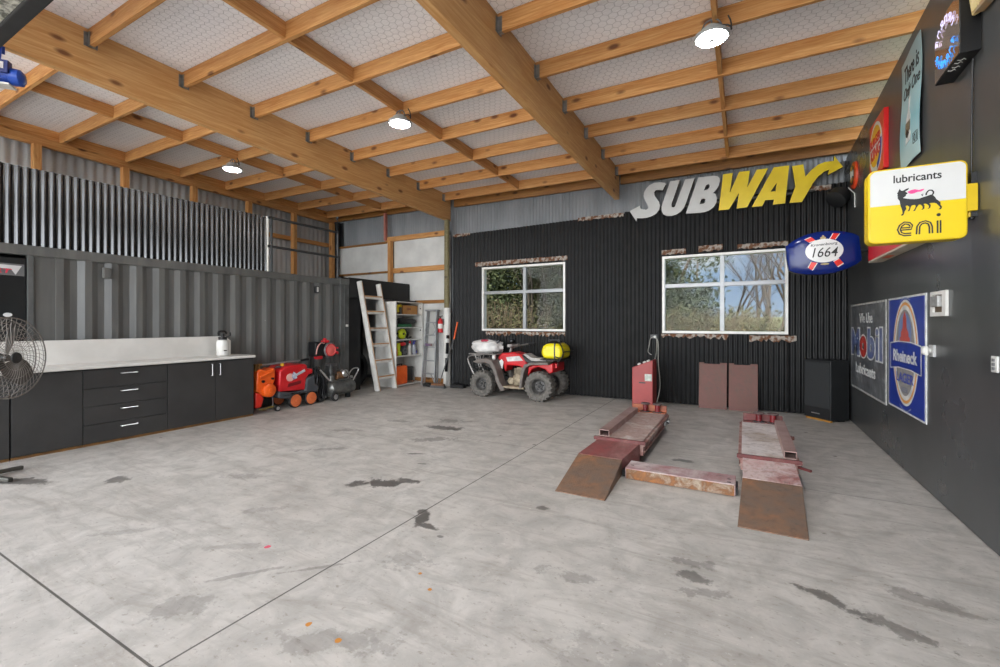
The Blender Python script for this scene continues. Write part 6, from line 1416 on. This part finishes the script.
# ------------------------------------------------------------------ outside
def ground_mat():
    m, t, b = base('rough pasture'); oc = coord(t); n = t.noise(oc, .35, 5); n2 = t.noise(oc, 3, 5)
    c = t.ramp(n, [(.35, lin((58, 72, 24))), (.6, lin((66, 66, 34)))]); c = t.mix(t.math('MULTIPLY', n2, .5), c, lin((54, 50, 28)))
    t.link(c, b.inputs['Base Color']); b.inputs['Roughness'].default_value = .9; return m
m = MB(); N = 30; vs = []
def gz(x, y): return -.16+max(0, y-12)*.036+(.25*noise.noise(Vector((x*.1, y*.1, 0))) if y > 13 else 0)
xs = [-60+i*4 for i in range(31)]; ys = [-40, -20, -8, -4.2, 0, 4, 8, 9.2, 12]+[12+4*i for i in range(1, 20)]
for x_ in xs:
    for y_ in ys: vs.append((x_, y_, gz(x_, y_)))
L = len(ys); fs = [(i*L+j, (i+1)*L+j, (i+1)*L+j+1, i*L+j+1) for i in range(len(xs)-1) for j in range(L-1)]
tag(build('ground_outside', m.add(vs, fs), ground_mat(), smooth=60), 'rough green and brown pasture outside the windows', 'ground', None, 'structure')
tag(build('bounce_apron', MB().box(-14, 6, -24, YF-.02, -.12, -.02), pm('pale concrete of added bounce apron', (206, 202, 194), (190, 186, 178), 1.5, .8), smooth=0), 'pale concrete apron added unseen outside the open front to bounce light in', 'bounce_apron', None, 'structure')  # unseen pale reflector, added so sunlight bounces up to the ceiling
M_bark = pm('grey brown bark', (72, 59, 45), (48, 39, 30), 7, .85, bump=.4)
def leafmat(name, c1, c2, c3):
    m, t, b = base(name); n = t.noise(coord(t), 1.6, 4); n2 = t.noise(coord(t), 9, 2)
    c = t.ramp(n, [(.35, lin(c1)), (.65, lin(c2))]); c = t.mix(t.ramp(n2, [(.5, (0, 0, 0)), (.7, (.7, .7, .7))]), c, lin(c3))
    t.link(c, b.inputs['Base Color']); b.inputs['Roughness'].default_value = .7; b.inputs['Specular IOR Level'].default_value = .15; return m
M_leafd = leafmat('dark evergreen leaves', (44, 50, 24), (30, 36, 17), (66, 66, 36))
M_leafy = leafmat('olive leaves', (54, 54, 27), (40, 40, 20), (76, 64, 40))
M_twig = pm('dry twigs', (88, 70, 46), (62, 48, 32), 6, .8)
def branch(mb, p, d, ln, r, depth, rnd, spread, tips, up=.15):
    pts = [p]; q_ = p.copy(); dd = d.copy()
    for i in range(4):
        dd = (dd+Vector((rnd.uniform(-1, 1), rnd.uniform(-1, 1), rnd.uniform(-.4, 1)*up*3))*.13).normalized(); q_ = q_+dd*ln/4; pts.append(q_.copy())
    mb.tube(pts, [r, r*.6], 6 if depth > 1 else 4)
    if depth == 0: tips.append(q_); return
    n = rnd.choice((2, 3, 3))
    for k in range(n):
        s_ = pts[rnd.choice((2, 3, 4))] if k else pts[-1]
        nd = (dd+Vector((rnd.uniform(-1, 1), rnd.uniform(-1, 1), rnd.uniform(-.3, .8)))*spread).normalized()
        branch(mb, s_.copy(), nd, ln*rnd.uniform(.6, .82), r*.55, depth-1, rnd, spread, tips, up)
def leaves(mb, cs, n, rad, sz, rnd):
    for c in cs:
        for _ in range(n):
            p = Vector((rnd.gauss(0, 1), rnd.gauss(0, 1), rnd.gauss(0, .8)))*rad*.6+c
            a = Vector((rnd.uniform(-1, 1), rnd.uniform(-1, 1), rnd.uniform(-1, 1))).normalized(); b = a.orthogonal().normalized(); s_ = sz*rnd.uniform(.6, 1.4)
            mb.add([p-a*s_-b*s_*.0, p+b*s_*.5, p+a*s_, p-b*s_*.5], [(0, 1, 2, 3)])
def tree(x, y, h, seed, label, leaf=None, nl=60, lr=.6, ls=.10, depth=4, lean=(0, 0), spread=.6, r=.14, nstem=1, extra=None, fl=.42, grp='trees beyond the windows'):
    rnd = random.Random(seed); z0 = gz(x, y)-.05; o = thing('tree', (x, y, z0), label, 'tree', grp)
    mb = MB(); tips = []
    for s_ in range(nstem):
        branch(mb, Vector((x+rnd.uniform(-.2, .2)*(nstem > 1), y, z0)), Vector((lean[0]+rnd.uniform(-.25, .25)*(nstem > 1), lean[1], 1)).normalized(), h*fl, r, depth, rnd, spread, tips)
    build('branches', mb, M_bark, o, smooth=60, fix=False)
    if leaf:
        lm = MB(); leaves(lm, tips+(extra or []), nl, lr, ls, rnd); build('foliage', lm, leaf, o, smooth=0, fix=False)
    return o
rq = random.Random(77)
def cloud(x0, x1, y, z0, z1, n, keep=lambda x, z: True):
    out = []
    while len(out) < n:
        x, z = rq.uniform(x0, x1), rq.uniform(z0, z1)
        if keep(x, z): out.append(Vector((x, y+rq.uniform(-.6, .6), z)))
    return out
tree(-2.3, 17.5, 6.5, 11, 'leafy evergreen tree seen in the left panes of the window over the oxide plates', M_leafd, 55, .5, .075, 4, (-.05, 0), .75, .13, 1, cloud(-3.2, -.9, 17.3, .6, 4.2, 190, lambda x, z: z < 4.4-1.9*(x+3.2)*(.4+.6*rq.random()) or rq.random() < .16))
tree(-.75, 20.5, 7.5, 23, 'tall bare tree with an open fork beside the window mullion over the oxide plates', None, depth=6, lean=(.25, 0), spread=.8, r=.085, fl=.25)
tree(.75, 18.5, 8, 5, 'bare pale-trunked tree at the right of the window over the oxide plates', None, depth=6, lean=(.02, 0), spread=.75, r=.10, nstem=3, fl=.25)
tree(1.45, 19.5, 8, 8, 'bare leaning tree seen beside the blue oval sign', None, depth=6, lean=(-.04, 0), spread=.75, r=.085, nstem=2, fl=.28)
tree(-9.6, 17, 7, 31, 'dark leafy tree in the left panes of the window over the quad bike', M_leafd, 55, .55, .075, 4, (0, 0), .75, .16, 1, cloud(-10.6, -7.4, 16.8, .5, 4.2, 230, lambda x, z: rq.random() < (.95 if z < 2.6 else .55)))
tree(-7.2, 16.2, 7, 47, 'twiggy brown tree in the right panes of the window over the quad bike', M_leafy, 22, .45, .06, 5, (.05, 0), .9, .08, 5, cloud(-8.2, -5.6, 16.5, .5, 4.2, 190))
tree(-11.4, 20.5, 8, 53, 'dark leafy tree behind the others beyond the window over the quad bike', M_leafd, 50, .9, .10, 4, (.05, 0), .75, .16, 1, cloud(-13, -10, 20.5, .5, 5, 120))
tree(-8.0, 22, 8, 59, 'olive leafy tree farthest beyond the window over the quad bike', M_leafd, 60, .9, .10, 4, (.05, 0), .75, .16, 1, cloud(-10.5, -7.2, 22, .5, 5.2, 170))
def scrub(x0, x1, y, h, seed, label, n):
    rnd = random.Random(seed); o = thing('scrub', ((x0+x1)/2, y, gz(x0, y)), label, 'scrub', None, 'stuff')
    mb = MB(); lm = MB(); cs = []
    for _ in range(n):
        p = Vector((rnd.uniform(x0, x1), y+rnd.uniform(-.8, .8), gz(x0, y)-.1)); t_ = p+Vector((rnd.uniform(-.9, .9), rnd.uniform(-.4, .4), h*rnd.uniform(.45, 1.1)))
        mid = p.lerp(t_, .5)+Vector((rnd.uniform(-.2, .2), 0, .1)); mb.tube([p, mid, t_], [.012, .004], 4)
        if rnd.random() < .6: cs.append(mid.lerp(t_, rnd.random()))
    leaves(lm, cs, 12, .3, .06, rnd)
    build('twigs', mb, M_twig, o, smooth=60, fix=False); build('leaves', lm, M_leafy, o, smooth=0, fix=False)
scrub(-4.0, .6, 15.5, 1.9, 3, 'tangled brown scrub low beyond the window over the oxide plates', 420)
scrub(-10.2, -6.6, 14.2, 2.4, 4, 'tangled brown scrub low beyond the window over the quad bike', 520)

scrub(-.9, 1.0, 16.8, 1.75, 9, 'dense dry brown brush at the foot of the bare trees', 420)

# ------------------------------------------------------------------ light, sky, camera
w = bpy.data.worlds.new('sky'); sc.world = w; w.use_nodes = True
t = NT(w); bg = t.n['Background']; gc = coord(t, 'Generated')
sx = t.new('ShaderNodeSeparateXYZ'); t.link(gc, sx.inputs[0])
cl = t.noise(t.mapping(gc, (2.2, 2.2, 5.)), 1.6, 6, .6, .3)
blue = t.ramp(sx.outputs[2], [(0., lin((186, 208, 236))), (.2, lin((132, 174, 226))), (.8, lin((96, 142, 206)))])
c = t.mix(t.ramp(cl, [(.48, (0, 0, 0)), (.68, (1, 1, 1))]), blue, lin((236, 238, 242)))
# the bright, hazy side of the sky is behind the camera, where the sun stands
sun_side = t.math('MAXIMUM', t.math('MULTIPLY', sx.outputs[1], -1.), 0.)
c = t.mix(sun_side, c, (.93, .97, 1.))
t.link(c, bg.inputs['Color'])
t.link(t.math('ADD', t.math('MULTIPLY', sun_side, SKY_SUN), SKY), bg.inputs['Strength'])
sl = bpy.data.lights.new('sun', 'SUN'); sl.energy = SUN; sl.angle = math.radians(3); sl.color = (1, .98, .95)
so_ = link(bpy.data.objects.new('sun', sl)); so_.rotation_euler = (math.radians(33), 0, math.radians(-25))
# daylight portal filling the open front of the shed, so the sky is sampled through it
pl = bpy.data.lights.new('front_opening', 'AREA'); pl.shape = 'RECTANGLE'; pl.size = 11.6; pl.size_y = 4.4; pl.cycles.is_portal = True
po = link(bpy.data.objects.new('front_opening', pl)); po.location = (-4.4, YF, 2.2); po.rotation_euler = (math.radians(90), 0, 0)

cam = bpy.data.cameras.new('camera'); cam.sensor_width = 36; cam.lens = 36*.444; cam.shift_y = -.0105; cam.clip_start = .05; cam.clip_end = 300
co_ = link(bpy.data.objects.new('camera', cam)); co_.location = (0, 0, 1.5); co_.rotation_euler = (PI/2, 0, math.atan(244/444)); sc.camera = co_
vs_ = sc.view_settings; vs_.view_transform = 'Standard'; vs_.look = 'None'; vs_.gamma = 1; vs_.use_curve_mapping = False; vs_.exposure = EXPOSURE
sc.cycles.use_denoising = True
sc.cycles.max_bounces = 10; sc.cycles.diffuse_bounces = 6; sc.cycles.transparent_max_bounces = 12; sc.cycles.sample_clamp_indirect = 6
